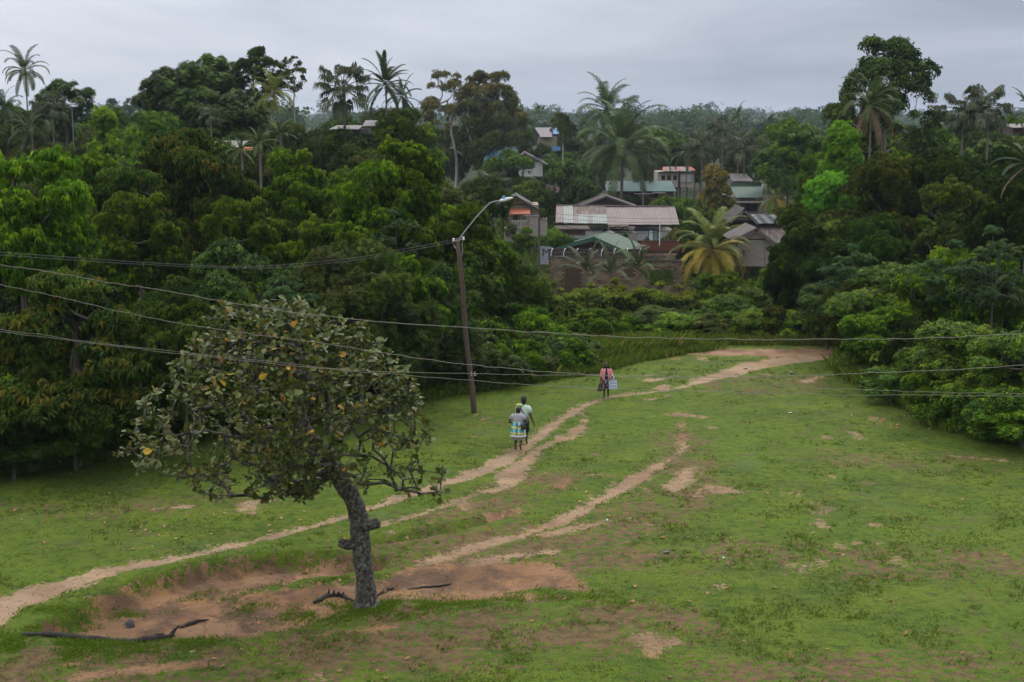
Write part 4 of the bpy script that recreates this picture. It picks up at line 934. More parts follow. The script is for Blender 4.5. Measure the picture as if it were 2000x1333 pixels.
# ------------------------------------------------------------------ village
GREYW = plain('grey_wall', (.40, .40, .39), .8, .5, 1.5, stretch=(1, 1, .35)); WHITEW = plain('white_wall', (.5, .5, .48), .8, .45, 1.5, stretch=(1, 1, .35))
PINKR = plain('pink_roof', (.105, .072, .078), .5, .8, .8, col2=(.17, .12, .12), stretch=(1, .4, 1)); GREYR = plain('galvanised_roof', (.13, .17, .17), .45, .7, 2.5, col2=(.15, .13, .12), stretch=(3, .4, 1))
RUSTR = plain('rust_roof', (.085, .05, .043), .7, .8, 1.3, col2=(.27, .24, .23), stretch=(2.5, .6, 1)); BROWNR = plain('brown_roof', (.055, .04, .042), .6, .5, 1.2)
GREENR = plain('green_roof', (.026, .070, .045), .6, .6, .9, col2=(.05, .085, .06), stretch=(1, .4, 1)); TURQR = plain('turquoise_roof', (.10, .19, .19), .5, .7, 1)
LAVR = plain('lavender_roof', (.17, .145, .16), .6, .4, 1); PALER = plain('pale_roof', (.18, .16, .16), .6, .7, 1.2); BLUER = plain('blue_roof', (.08, .22, .42), .5, .35, 1)
PLANK = plain('grey_plank', (.33, .30, .27), .9, .8, 3, col2=(.13, .105, .09), stretch=(.3, 1, 4)); DARKW = plain('dark_wood', (.06, .04, .032), .9, .5, 3); REDW = plain('red_wood', (.20, .05, .035), .8, .6, 3)
CREAM = plain('cream_wall', (.27, .225, .17), .8, .4, 1.5); ORANGE = plain('orange_wall', (.62, .26, .12), .8, .35, 1.5); BRICKM = leafmat('block', (.075, .050, .034), (.24, .175, .12), None, 0, .95, .1); MORTAR = plain('mortar', (.05, .04, .032), .95, .5, 3)
TILER = plain('orange_tiles', (.30, .085, .04), .7, .6, 3); REDB = plain('red_brick', (.17, .055, .038), .9, .5, 4); GLASS = plain('dark_glass', (.03, .045, .05), .12, .2, 1, bmp=0); CURT = plain('white_curtain', (.62, .68, .72), .8, .2, 4); GCURT = plain('green_curtain', (.16, .28, .24), .8, .3, 4)
METAL = plain('steel', (.25, .26, .27), .5, .4, 4, metal=.4); SHEET = plain('sheet', (.30, .33, .37), .55, .6, 2, col2=(.16, .15, .15)); BLACK = plain('black_paint', (.02, .02, .022), .6, .2, 5, bmp=0); WHITEP = plain('white_paint', (.7, .7, .7), .5, .3, 5)
INSHADE = plain('interior_shade', (.02, .018, .016), .95, .3, 3)  # near-black colour standing in for the shade inside rooms and holes

class Fr:
    """a local frame: photo columns and rows near distance d become metres"""
    def __init__(s, d, ym=430):
        s.d = d; dy = cT + (666.5 - ym) / F * sT; s.k = d / dy / F; s.z0 = at(1000, ym, d).z; s.ym = ym
    def x(s, px): return (px - 1000) * s.k
    def z(s, py): return s.z0 - (py - s.ym) * s.k * 1.0
def house(name, label, fr, px, py, cat='house'):
    return thing(name, label, cat, (fr.x(px), fr.d, fr.z(py)))
class Hs:
    """builds parts of one house in its own frame; d offsets in metres behind the facade"""
    def __init__(s, name, label, fr, px, py, cat='house'):
        s.fr = fr; s.o = house(name, label, fr, px, py, cat); s.ox, s.oz = fr.x(px), fr.z(py)
    def X(s, px): return s.fr.x(px) - s.ox
    def Z(s, py): return s.fr.z(py) - s.oz
    def box(s, nm, x0, x1, y0, y1, d0, d1, mat, parent=None, **k):
        return MB().box(s.X(x0), s.X(x1), d0, d1, s.Z(y1), s.Z(y0)).build(nm, mat, parent or s.o, **k)
    def window(s, x0, x1, y0, y1, d, pane=None, fm=None, parent=None, mull=1, nm='window'):
        X0, X1, Z0, Z1 = s.X(x0), s.X(x1), s.Z(y1), s.Z(y0); t = .09
        f = MB().box(X0, X0 + t, d - .07, d + .05, Z0, Z1).box(X1 - t, X1, d - .07, d + .05, Z0, Z1).box(X0 + t, X1 - t, d - .07, d + .05, Z1 - t, Z1).box(X0 + t, X1 - t, d - .07, d + .05, Z0, Z0 + t)
        for i in range(mull): xm = X0 + (X1 - X0) * (i + 1) / (mull + 1); f.box(xm - .04, xm + .04, d - .065, d + .04, Z0 + t, Z1 - t)
        f = f.build(nm, fm or DARKW, parent or s.o)
        for i in range(mull + 1):
            a = X0 + t + (X1 - X0 - 2 * t) * i / (mull + 1); b = X0 + t + (X1 - X0 - 2 * t) * (i + 1) / (mull + 1)
            MB().box(a, b, d - .03, d - .01, Z0 + t, Z1 - t).build('pane', (pane[i % len(pane)] if pane else GLASS), f)
    def slope(s, x0, x1, yr, ye, dr, de, n, mats, t=.05, x0e=None, x1e=None, nm='roof_panel', rib=True):
        """roof slope from ridge (row yr, depth dr) to eave (row ye, depth de), as n panels"""
        x0e = x0 if x0e is None else x0e; x1e = x1 if x1e is None else x1e; rr = random.Random(int(x0 * 3 + yr))
        for i in range(n):
            a, b = i / n, (i + 1) / n; lift = .012 * (i % 2) + rr.uniform(0, .01)
            r0, r1 = s.X(x0 + (x1 - x0) * a), s.X(x0 + (x1 - x0) * b) ; e0, e1 = s.X(x0e + (x1e - x0e) * a), s.X(x0e + (x1e - x0e) * b)
            mb = MB(); cor = max(2, int((e1 - e0) / .16)) if rib else 1; P = []
            zr, ze = s.Z(yr) + lift, s.Z(ye) + lift; tk = .03
            nseg = cor * 2
            for j in range(nseg + 1):
                u = j / nseg; h = (.035 if j % 2 else 0) if rib else 0
                P.append(((r0 + (r1 - r0) * u, dr, zr + h), (e0 + (e1 - e0) * u, de, ze + h)))
            V = [q for p in P for q in p] + [(q[0], q[1], q[2] - t) for p in P for q in p]; m = len(P) * 2; Fs = []
            for j in range(nseg):
                q = 2 * j; Fs += [(q, q + 1, q + 3, q + 2), (m + q, m + q + 2, m + q + 3, m + q + 1)]
                Fs += [(q + 1, m + q + 1, m + q + 3, q + 3), (q, q + 2, m + q + 2, m + q)]
            q = 2 * nseg; Fs += [(0, m, m + 1, 1), (q, q + 1, m + q + 1, m + q)]
            mb.add(V, Fs); mb.build(nm, mats[i % len(mats)] if isinstance(mats, (list, tuple)) else mats, s.o)
    def gable(s, xa, xl, xr, ya, yl, yr, d0, d1, mat, fascia, over=.5, t=.10, wall=None, walld=.0, n=5, slats=None, planks=True):
        """gable facing the camera: apex column xa,row ya ; eaves left (xl,yl), right (xr,yr); roof runs back to d1"""
        A = (s.X(xa), s.Z(ya)); Lp = (s.X(xl), s.Z(yl)); Rp = (s.X(xr), s.Z(yr))
        for (e, sg) in ((Lp, 1), (Rp, -1)):
            for i in range(n):
                a0, a1 = d0 + (d1 - d0) * i / n, d0 + (d1 - d0) * (i + 1) / n
                q = [(A[0], a0, A[1] + .01 * (i % 2)), (e[0], a0, e[1] + .01 * (i % 2)), (e[0], a1, e[1] + .01 * (i % 2)), (A[0], a1, A[1] + .01 * (i % 2))]
                if sg < 0: q = q[::-1]
                MB().slab(*q, .05).build('roof_panel', mat, s.o)
            dx, dz = e[0] - A[0], e[1] - A[1]; L = math.hypot(dx, dz); nx, nz = dz / L * t * 1.6, -dx / L * t * 1.6
            if nz > 0: nx, nz = -nx, -nz
            MB().prism([A, e, (e[0] + nx, e[1] + nz), (A[0] + nx, A[1] + nz)] if True else [], d0 - .06, d0 - .005).build('bargeboard', fascia, s.o)
        MB().tube([(A[0], d0 - .05, A[1] + .03), (A[0], d1, A[1] + .03)], .06, 5).build('ridge_cap', fascia, s.o)
        if wall:
            zz = max(Lp[1], Rp[1]) - .02; kk = .88; m = 9
            wl = A[0] + (Lp[0] - A[0]) * kk; wr = A[0] + (Rp[0] - A[0]) * kk; zb = A[1] + (max(Lp[1], Rp[1]) - A[1]) * kk
            for i in range(m):
                u0, u1 = i / m, (i + 1) / m
                def wx(u, side): return (wl if side else wr) + (A[0] - (wl if side else wr)) * u
                z_0, z_1 = zb + (A[1] - .12 - zb) * u0, zb + (A[1] - .12 - zb) * u1
                MB().prism([(wx(u0, 1), z_0), (wx(u0, 0), z_0), (wx(u1, 0), z_1 - .02), (wx(u1, 1), z_1 - .02)], d0 + walld + .012 * (i % 2), d0 + walld + .08).build('plank', wall, s.o)

def village():
    # long house with the pink roof
    f = Fr(165, 440); h = Hs('long_house', 'long grey-white house with pink metal roof patched with green and rusty sheets', f, 1205, 482)
    h.box('wall', 1103, 1318, 452, 484, 0, 6.5, GREYW)
    h.slope(1088, 1102, 405.5, 434.5, 3.6, -.7, 1, [PINKR], x0e=1084.5, x1e=1100)
    h.slope(1102, 1121, 405.5, 435.5, 3.62, -.72, 2, [GREYR], x0e=1100, x1e=1119.5)
    h.slope(1121, 1186, 421, 436, 1.5, -.72, 7, [PALER, GREYR, GREYR, PALER, GREYR, GREYR, GREYR], x0e=1119.5, x1e=1185)
    h.slope(1121, 1186, 406.5, 421.5, 3.6, 1.45, 5, [RUSTR])
    h.slope(1186, 1324, 408, 438.5, 3.6, -.75, 10, [PINKR], x0e=1185, x1e=1325.5)
    h.slope(1088, 1324, 407.3, 434, 3.66, 7.9, 12, [PINKR])
    MB().tube([(h.X(1088), 3.6, h.Z(405) + .02), (h.X(1324), 3.6, h.Z(408) + .04)], .09, 5).build('ridge_cap', PINKR, h.o)
    h.box('fascia', 1100, 1322, 437.5, 440.5, -.62, -.56, DARKW)
    h.window(1266, 1286, 449, 472, 0, [CURT, GCURT])
    for i, px in enumerate((1140, 1170, 1200, 1232)): h.box('wall_joint', px, px + .7, 453, 483, -.02, 0, PLANK)
    h.window(1177, 1186, 447, 458, 0, [GLASS, GLASS])
    # brown gable behind
    f = Fr(178, 400); h = Hs('brown_house', 'house with a wide dark brown gable roof behind the long pink roof', f, 1188, 430)
    h.box('wall', 1140, 1238, 406, 440, .6, 8, DARKW); h.gable(1184, 1124, 1252, 384, 407, 408, 0, 9, BROWNR, BROWNR, wall=DARKW, walld=.5)
    # shed with flat roof
    f = Fr(156, 462); h = Hs('small_shed', 'small flat-roofed shed with a white curtained window left of the green roof', f, 1115, 484, 'shed')
    h.box('wall', 1087, 1146, 458, 484, 0, 4, GREYW); h.box('upper_wall', 1089, 1143, 449, 459.5, -.06, 3.9, plain('shed_board', (.16, .10, .075), .9)); h.box('roof', 1085, 1152, 446.5, 449.4, -.7, 4.4, DARKW)
    h.window(1098, 1111, 466, 481, 0, [CURT], WHITEW, mull=0); h.window(1116, 1131, 466, 475, 0, [REDW], DARKW, mull=0)
    # lean-to with broken boards
    f = Fr(161, 460); h = Hs('lean_to', 'little grey block lean-to with stacked broken boards on its roof', f, 1215, 476, 'shed')
    h.box('wall', 1192, 1242, 455, 476, 0, 2.2, plain('old_block', (.26, .25, .23), .9))
    rr = random.Random(4)
    for i in range(14): a = rr.uniform(1188, 1212); b = a + rr.uniform(18, 34); y = rr.uniform(443, 451); MB().slab((h.X(a), rr.uniform(-.6, 1), h.Z(y)), (h.X(b), rr.uniform(-.6, 1), h.Z(y + rr.uniform(-1, 1))), (h.X(b), rr.uniform(1.5, 2.4), h.Z(y) + .1), (h.X(a), rr.uniform(1.5, 2.4), h.Z(y) + .1), .05).build('roof_board', DARKW, h.o)
    for px, py in ((1199, 459), (1205, 463), (1211, 466)): h.box('shade_panel', px, px + 2, py, py + 3.5, -.02, .01, INSHADE)  # flat panels on the solid wall, coloured as the shade in holes
    # green gable roof
    f = Fr(148, 475); h = Hs('green_roofed_house', 'low house with green metal gable roof and dark red slatted gable', f, 1170, 500)
    h.box('wall', 1105, 1235, 489, 515, .5, 6.8, DARKW)
    h.gable(1163, 1093, 1224, 465.5, 486, 491, -.6, 7.2, GREENR, plain('green_trim', (.03, .085, .06), .5), t=.22, n=6)
    h.o.rotation_euler = (0, 0, R(-15)); h.o.scale = (1.1, 1.1, 1.08)
    for i in range(20):
        px = 1122 + i * 4.2; top = 470 + abs(px - 1162) * .34
        if top < 486: MB().box(h.X(px), h.X(px + 3.4), .15, .25, h.Z(488), h.Z(top)).build('slat', REDW if i % 2 else DARKW, h.o)
    MB().rings([((h.X(1165), -.2, h.Z(475) - .1), .05, .05), ((h.X(1165), -.2, h.Z(475)), .09, .09), ((h.X(1165), -.2, h.Z(475) + .1), .04, .04)], 8).build('lamp', WHITEP, h.o)
    # ruined block wall
    f = Fr(140, 520); w = thing('block_wall', 'roofless brown concrete block wall with window openings below the green roof', 'wall', (f.x(1200), 140, f.z(565)))
    X = lambda p: f.x(p) - f.x(1200); Z = lambda p: f.z(p) - f.z(565); mb = MB(); core = MB(); rr = random.Random(9); bh, bw = .20, .40
    def hole(x, z): return (X(1101) < x < X(1137) and z < Z(522)) or (X(1215) < x < X(1238) and Z(545) < z < Z(515)) or (X(1265) < x < X(1320) and z < Z(527) and z > Z(560))
    def topz(x): return Z(503) if x < X(1255) else (Z(495) if x < X(1315) else Z(509))
    z = Z(575); row = 0
    while z < Z(494):
        x = X(1071) + (row % 2) * bw / 2
        while x < X(1330):
            if not hole(x + bw / 2, z + bh / 2) and z + bh < topz(x) + .05:
                q = rr.uniform(0, .02); mb.box(x + .012, x + bw - .012, -.10 - q, .10, z + .012, z + bh - .012)
            x += bw
        z += bh; row += 1
    nb_ = len(mb.v) // 8; qv = np.array(mb.v).reshape(nb_, 8, 3)[:, 0]; tv = np.clip(.2 + 1.1 * (fbm(qv[:, 0] * 1.2, qv[:, 2] * 1.6, 91, 3) - .25) + rng(6).normal(size=nb_) * .13, 0, 1)
    b = link('brick', np_mesh('brick', mb.v, mb.f, np.repeat(np.stack([tv, tv * 0, tv * 0, tv * 0 + 1], 1), 8, 0)), w, BRICKM); b['kind'] = 'stuff'
    core.box(X(1072), X(1100), -.06, .06, Z(575), Z(504)); core.box(X(1100), X(1138), -.06, .06, Z(521), Z(504)); core.box(X(1138), X(1214), -.06, .06, Z(575), Z(504)); core.box(X(1214), X(1238), -.06, .06, Z(514), Z(504)); core.box(X(1238), X(1264), -.06, .06, Z(575), Z(504)); core.box(X(1264), X(1330), -.06, .06, Z(526), Z(509)); core.box(X(1321), X(1330), -.06, .06, Z(575), Z(526))
    core.build('mortar', MORTAR, w)
    MB().box(X(1070), X(1300), -.17, .17, Z(503), Z(500.5)).build('wall_cap', plain('wet_concrete', (.06, .052, .045), .9), w)
    MB().box(X(1262), X(1332), -.18, .18, Z(511.5), Z(508.6)).build('wall_cap', plain('wet_concrete', (.06, .052, .045), .9), w)
    MB().box(X(1106), X(1250), 2.8, 3.1, Z(575), Z(500)).build('inner_wall', plain('inner_wall', (.12, .075, .05), .95), w)
    aw = thing('awning', 'dark corrugated strip with white curved brackets on top of the block wall', 'awning', (f.x(1160), 140, f.z(500)))
    MB().box(f.x(1074) - f.x(1160), f.x(1250) - f.x(1160), .5, .55, -.1, .55).box(f.x(1074) - f.x(1160), f.x(1250) - f.x(1160), .45, .6, .555, .62).build('sheet', DARKW, aw)
    for i in range(8):
        px = 1076 + i * 24.5; x = f.x(px) - f.x(1160)
        MB().tube([(x, -.1, .02), (x + .02, -.05, .35), (x + .12, .1, .62), (x + .22, .3, .72)], .035, 5).build('bracket', WHITEP, aw)
    MB().tube([(f.x(1074) - f.x(1160), -.12, .38), (f.x(1250) - f.x(1160), -.12, .34)], .02, 4).build('rail', METAL, aw)
    # red brick wall
    f = Fr(155, 480); w = thing('red_wall', 'dark red brick garden wall in front of the long house', 'wall', (f.x(1285), 155, f.z(490))); mb = MB()
    for r in range(7):
        for c in range(30):
            x = f.x(1247) - f.x(1285) + c * .15 + (r % 2) * .07; mb.box(x, x + .135, -.06, .06, r * .15, r * .15 + .135)
    # end posts and cap
    mb.build('brick', REDB, w)['kind'] = 'stuff'; MB().box(-2.2, 2.3, -.04, .04, -.5, 1.05).build('mortar', DARKW, w); MB().box(-2.25, 2.35, -.1, .1, 1.055, 1.12).build('wall_cap', DARKW, w)
    # metal sheet with the letter
    f = Fr(146, 498); w = thing('sheet_fence', 'upright grey metal sheet fence painted with a large black letter M', 'fence', (f.x(1065), 146, f.z(517)))
    for i in range(4):
        a = f.x(1052 + i * 6.6) - f.x(1065); b = f.x(1058.4 + i * 6.6) - f.x(1065); MB().box(a, b, .02 * (i % 2), .02 * (i % 2) + .03, 0, f.z(481 + i * .6) - f.z(517)).build('sheet', SHEET, w)
    t = bpy.data.curves.new('letter', 'FONT'); t.body = 'M'; t.size = 1.15; t.extrude = .004; o = bpy.data.objects.new('letter', t); COL.objects.link(o); o.parent = w; o.location = (f.x(1058) - f.x(1065), -.012, f.z(501) - f.z(517)); o.rotation_euler = (math.pi / 2, 0, 0); t.materials.append(BLACK); text_mesh(o)
    # wooden house
    f = Fr(150, 490); h = Hs('wooden_house', 'small weathered grey plank house with a gable roof behind the golden palm', f, 1478, 522)
    h.gable(1475, 1428, 1516, 445.5, 470, 478, -.5, 7, plain('worn_brown_roof', (.08, .06, .058), .7, .6, 1.5), plain('worn_trim', (.12, .098, .092), .8), wall=PLANK, walld=.4, t=.2)
    h.box('inner_wall', 1442, 1509, 474, 518, .12, 6, DARKW)
    for i in range(12):
        y1 = 518 - i * 4.1; h.box('plank', 1440 + (i % 3) * .3, 1493.5, y1 - 3.9, y1, 0 + .012 * (i % 2), .1, PLANK)
        if y1 - 4 < 482: h.box('plank', 1493.6, 1510.5, y1 - 3.9, y1, .01 * (i % 2), .1, PLANK)
    d = h.box('door', 1494.5, 1510, 482.5, 517, .03, .09, PLANK)
    for i in range(4): h.box('door_board', 1494.8 + i * 3.85, 1498.2 + i * 3.85, 483, 516.5, 0, .035, PLANK, parent=d)
    h.box('corner_post', 1510.4, 1512, 476, 519, -.05, .12, PLANK); h.window(1447, 1458, 486, 501, -.02, [INSHADE], PLANK, mull=2)
    h.box('floor_beam', 1438, 1513, 518, 520.5, -.08, 5.8, PLANK)
    for i in range(4): h.box('stilt', 1441 + i * 22, 1443 + i * 22, 520.5, 540, 0, .2, DARKW)
    # second wooden gable and rusty roof
    f = Fr(166, 440); h = Hs('old_wooden_house', 'old brown wooden house with a sagging gable above the rusty corrugated roof', f, 1455, 470)
    h.gable(1453, 1424, 1482, 408.5, 434, 437, 0, 7, BROWNR, plain('old_trim', (.15, .125, .12), .9), wall=plain('old_plank', (.10, .075, .065), .9), walld=.5, t=.16)
    h.box('wall', 1432, 1520, 436, 475, 2.8, 8, DARKW); h.slope(1481, 1530, 426, 438, 6, .8, 5, [GREYR, BROWNR], x0e=1482, x1e=1534)
    h.slope(1434, 1540, 441, 470, 2.6, -3.2, 14, [RUSTR], x0e=1430, x1e=1538)
    # green roofed house to the right
    f = Fr(188, 380); h = Hs('green_shed_house', 'grey house with a slanting green roof among trees at the right of the village', f, 1450, 410)
    h.box('wall', 1424, 1500, 384, 425, 0, 7, plain('grey_board', (.20, .19, .185), .9)); h.slope(1437, 1500, 361, 371, 5, 4.9, 1, [GREENR]); h.slope(1436, 1506, 364, 386, 6, -.8, 6, [GREENR], x0e=1436, x1e=1488)
    h.box('side_wall', 1419, 1432, 392, 428, -.8, -.02, WHITEW); h.window(1455, 1480, 398, 414, 0, [INSHADE], DARKW); h.box('balcony_beam', 1432, 1490, 393, 396, -.9, -.1, PLANK)
    f = Fr(205, 355); h = Hs('pale_roofed_house', 'small house with a pale ridged roof left of the large dark village tree', f, 1450, 375)
    h.box('wall', 1431, 1470, 352, 378, 0, 6, plain('mauve_wall', (.22, .17, .18), .8)); h.slope(1430, 1466, 342, 354, 4, -.6, 5, [PALER], x0e=1430, x1e=1470); h.box('lower_roof', 1431, 1476, 361, 364, -1.2, .2, PALER); h.window(1456, 1466, 354, 361, 0, [GLASS], WHITEW)
    # turquoise roofs
    f = Fr(200, 366); h = Hs('turquoise_roofed_house', 'long low house with a pale turquoise roof under the big coconut palm', f, 1250, 390)
    h.box('wall', 1190, 1316, 373, 396, 0, 6, plain('brown_wall', (.20, .13, .10), .9)); h.slope(1184, 1318, 357, 373.5, 4.5, -1, 12, [TURQR], x0e=1184, x1e=1320)
    h.window(1232, 1246, 377, 386, 0, [INSHADE], DARKW); h.window(1270, 1286, 377, 386, 0, [INSHADE], DARKW)
    h.box('porch_roof', 1272, 1298, 375, 377, -2.2, -1.1, PALER)
    f = Fr(218, 345); h = Hs('ruined_house', 'half-finished pale house with broken reddish roof above the turquoise roof', f, 1322, 360)
    h.box('wall', 1285, 1356, 336, 366, 0, 6, plain('pale_block', (.42, .36, .32), .9)); h.slope(1300, 1356, 328, 333, 4, -.8, 7, [TILER, PALER, RUSTR], x0e=1292, x1e=1358)
    h.box('beam', 1285, 1358, 335.5, 338, -.3, -.05, PALER); h.box('white_sheet', 1328, 1352, 341, 356, -.2, -.08, WHITEW)
    for px in (1292, 1303, 1315): h.box('shade_panel', px, px + 7, 343, 352, -.02, .02, INSHADE)  # no real holes: shade painted as dark panels on the wall
    # cream house with orange porch roof
    f = Fr(160, 425); h = Hs('cream_house', 'cream house with orange tiled porch roof and railings right of the street lamp', f, 1020, 455)
    h.box('wall', 985, 1052, 402, 462, 1.2, 7, CREAM); h.gable(1008, 970, 1052, 384, 402, 410, .4, 7.4, BROWNR, BROWNR, wall=CREAM, walld=.6)
    h.slope(996, 1034, 408, 417, .9, -1.4, 8, [TILER], x0e=993, x1e=1036, rib=False); h.box('floor_slab', 984, 1040, 444, 447, -1.4, 1.1, CREAM)
    h.box('column', 1028, 1031, 417, 444, -1.3, -1.1, CREAM); h.box('column', 992, 995, 417, 444, -1.3, -1.1, CREAM); h.box('lower_wall', 985, 1038, 447, 470, -1.3, 1.1, CREAM)
    for i in range(13): h.box('rail_bar', 996 + i * 2.5, 996.7 + i * 2.5, 431, 444, -1.35, -1.3, WHITEW)
    h.box('handrail', 994, 1029, 429.5, 431, -1.37, -1.28, WHITEW); h.window(1000, 1012, 420, 436, 1.18, [GLASS, INSHADE], PLANK)
    f = Fr(157, 440); h = Hs('board_fence', 'grey upright board fence beside the cream house', f, 1050, 465, 'fence')
    for i in range(11): h.box('board', 1034 + i * 3.2, 1036.8 + i * 3.2, 424 + (i * 7 % 5), 462, .01 * (i % 2), .01 * (i % 2) + .03, PLANK)
    # roofs further off
    f = Fr(235, 300); h = Hs('blue_roofed_house', 'house whose bright blue roof shows between branches left of centre', f, 985, 325)
    h.box('wall', 950, 1012, 312, 335, 0, 6, CREAM); h.slope(955, 1008, 288, 313, 5, -1, 7, [BLUER], x0e=945, x1e=1015)
    f = Fr(228, 310); h = Hs('grey_gable_house', 'house with a grey-brown gable and pale roof edge right of the blue roof', f, 1030, 340)
    h.box('wall', 1012, 1060, 316, 345, .5, 7, GREYW); h.gable(1025, 1002, 1070, 298, 316, 322, 0, 8, LAVR, PALER, wall=LAVR, walld=.4)
    f = Fr(300, 265); h = Hs('distant_house', 'distant house with lavender-grey hip roof and yellowish pillar, with blue panels', f, 1065, 290)
    h.box('wall', 1052, 1088, 268, 296, 0, 6, plain('yellow_wall', (.20, .18, .12), .9)); h.slope(1045, 1080, 250, 268, 5, -1, 6, [LAVR], x0e=1056, x1e=1078); h.slope(1080, 1092, 251, 262, 5, 0, 2, [BLUER]); h.box('blue_panel', 1077, 1094, 286, 294, -1.5, -1.4, BLUER)
    f = Fr(100, 290); h = Hs('orange_house', 'orange-walled house with grey roof glimpsed in the left wood', f, 430, 312)
    h.box('wall', 410, 470, 290, 325, 0, 5, ORANGE); h.slope(405, 470, 277, 288, 3, -.8, 7, [PALER], x0e=402, x1e=474); h.window(425, 440, 296, 308, 0, [GLASS, GLASS], DARKW); h.box('upper_wall', 412, 460, 286, 291.5, -.1, -.02, PALER)
    f = Fr(112, 250); h = Hs('pink_grey_roof_house', 'house with a long pinkish roof behind the tall slender palm', f, 672, 270)
    h.box('wall', 648, 712, 252, 262, 0, 5, BROWNR); h.slope(646, 700, 246, 253, 3.5, -.8, 7, [PALER], x0e=644, x1e=702); h.slope(705, 735, 236, 247, 3.5, 1, 4, [LAVR])
    f = Fr(215, 355); h = Hs('mauve_house', 'tiny pinkish house behind trees left of the coconut palms', f, 1080, 375)
    h.box('wall', 1068, 1092, 350, 380, 0, 4, plain('mauve2', (.34, .22, .23), .8)); h.slope(1066, 1094, 345, 351, 2.5, -.5, 4, [PALER])
    f = Fr(150, 262); h = Hs('tin_roof_house', 'house with small bright tin roof showing at the far right edge', f, 1990, 262)
    h.box('wall', 1978, 2030, 250, 262, 0, 5, DARKW); h.slope(1975, 2030, 243, 250, 3, -.6, 5, [PALER])
    # poles
    def pole(px, y0, y1, d, r, mat, label, arms=(), name='utility_pole'):
        a = at(px, y0, d); zb = at(px, y1, d).z; o = thing(name, label, 'pole', (a.x, d, zb)); MB().tube([(0, 0, 0), (0, 0, a.z - zb)], [r, r * .75], 7).build('pole', mat, o)
        for x0, x1, y in arms: k = d / F; MB().tube([((x0 - px) * k, -.05, at(px, y, d).z - zb), ((x1 - px) * k, -.05, at(px, y, d).z - zb)], .05, 5).build('crossarm', METAL, o)
        return o
    pole(1053, 419, 545, 143, .14, BARK, 'brown wooden village pole with a thin metal side arm', ((1022, 1052, 422),))
    pole(1018, 420, 470, 150, .05, METAL, 'thin grey metal post in front of the cream house')
    pole(1256, 374, 412, 186, .08, PALER, 'pale concrete pole with wide crossarm behind the brown gable', ((1238, 1275, 379),))
    pole(1289, 424, 480, 154, .05, WHITEP, 'thin white post in front of the long house')
    pole(1327, 334, 368, 205, .2, BARKD, 'thick dark pole in front of the ruined house'); pole(140, 200, 290, 132, .035, PLANK, 'thin grey pole with crossarms above the trees at the far left', ((128, 154, 204), (130, 152, 209)))
    o = thing('street_lamp', 'small white street lamp beside the dwarf palm at the village edge', 'street lamp', at(1545, 408, 140)); MB().rings([((0, 0, -.03), .1, .05), ((0, 0, .02), .34, .14), ((0, 0, .07), .2, .09)], 10).build('lamp_head', WHITEP, o); MB().tube([(.3, 0, .02), (1.6, .2, -.2), (2.6, .3, -2.5)], .04, 5).build('arm', METAL, o)
    # village wires
    for i, (y0, y1) in enumerate(((396, 398), (405, 404), (412, 411))):
        a, b = at(1050, y0 + 18, 143), at(1590, y1, 172); pts = [a.lerp(b, t / 14) - Vector((0, 0, 1.2 * 4 * (t / 14) * (1 - t / 14))) for t in range(15)]
        MB().tube(pts, .018, 4).build('wire', BARKD, None, label='thin dark wire over the village roofs, ' + ['uppermost', 'middle', 'lowest'][i] + ' of three', category='wire', group='village wires')
    a, b = at(1053, 428, 143), at(1330, 446, 150); MB().tube([a.lerp(b, t / 10) - Vector((0, 0, 1.0 * 4 * (t / 10) * (1 - t / 10))) for t in range(11)], .03, 4).build('wire', BLACK, None, label='black cable hanging across the long pink roof', category='wire')
    # garden bushes filling the slopes between the houses
    rr = random.Random(31)
    for i in range(104):
        d = rr.uniform(108, 235); px = rr.uniform(1000, 1610); x = at(px, 400, d).x
        if 136 < d < 175 and 1068 < px < 1330 and not (138 > d): continue
        if 142 < d < 152 and px > 1425 and px < 1520: continue
        cm, wm, H, R0 = K['shrub'][rr.randrange(3)]; hh = rr.uniform(1.6, 3.4)
        o = thing('bush', ulabel('garden bush in the village,', *ppx(x, d, 0)), 'bush', (x, d, gz1(x, d) - .1), 'garden bushes in the village', rr.uniform(0, 6)); o.scale = (hh / H * 1.3,) * 2 + (hh / H,)
        link('trunk', wm, o, BARK); link('crown', cm, o, LM[rr.choice(['green', 'deep', 'weed', 'lime', 'olive'])])
    # front terraces: houses stand on made ground
    return
village()

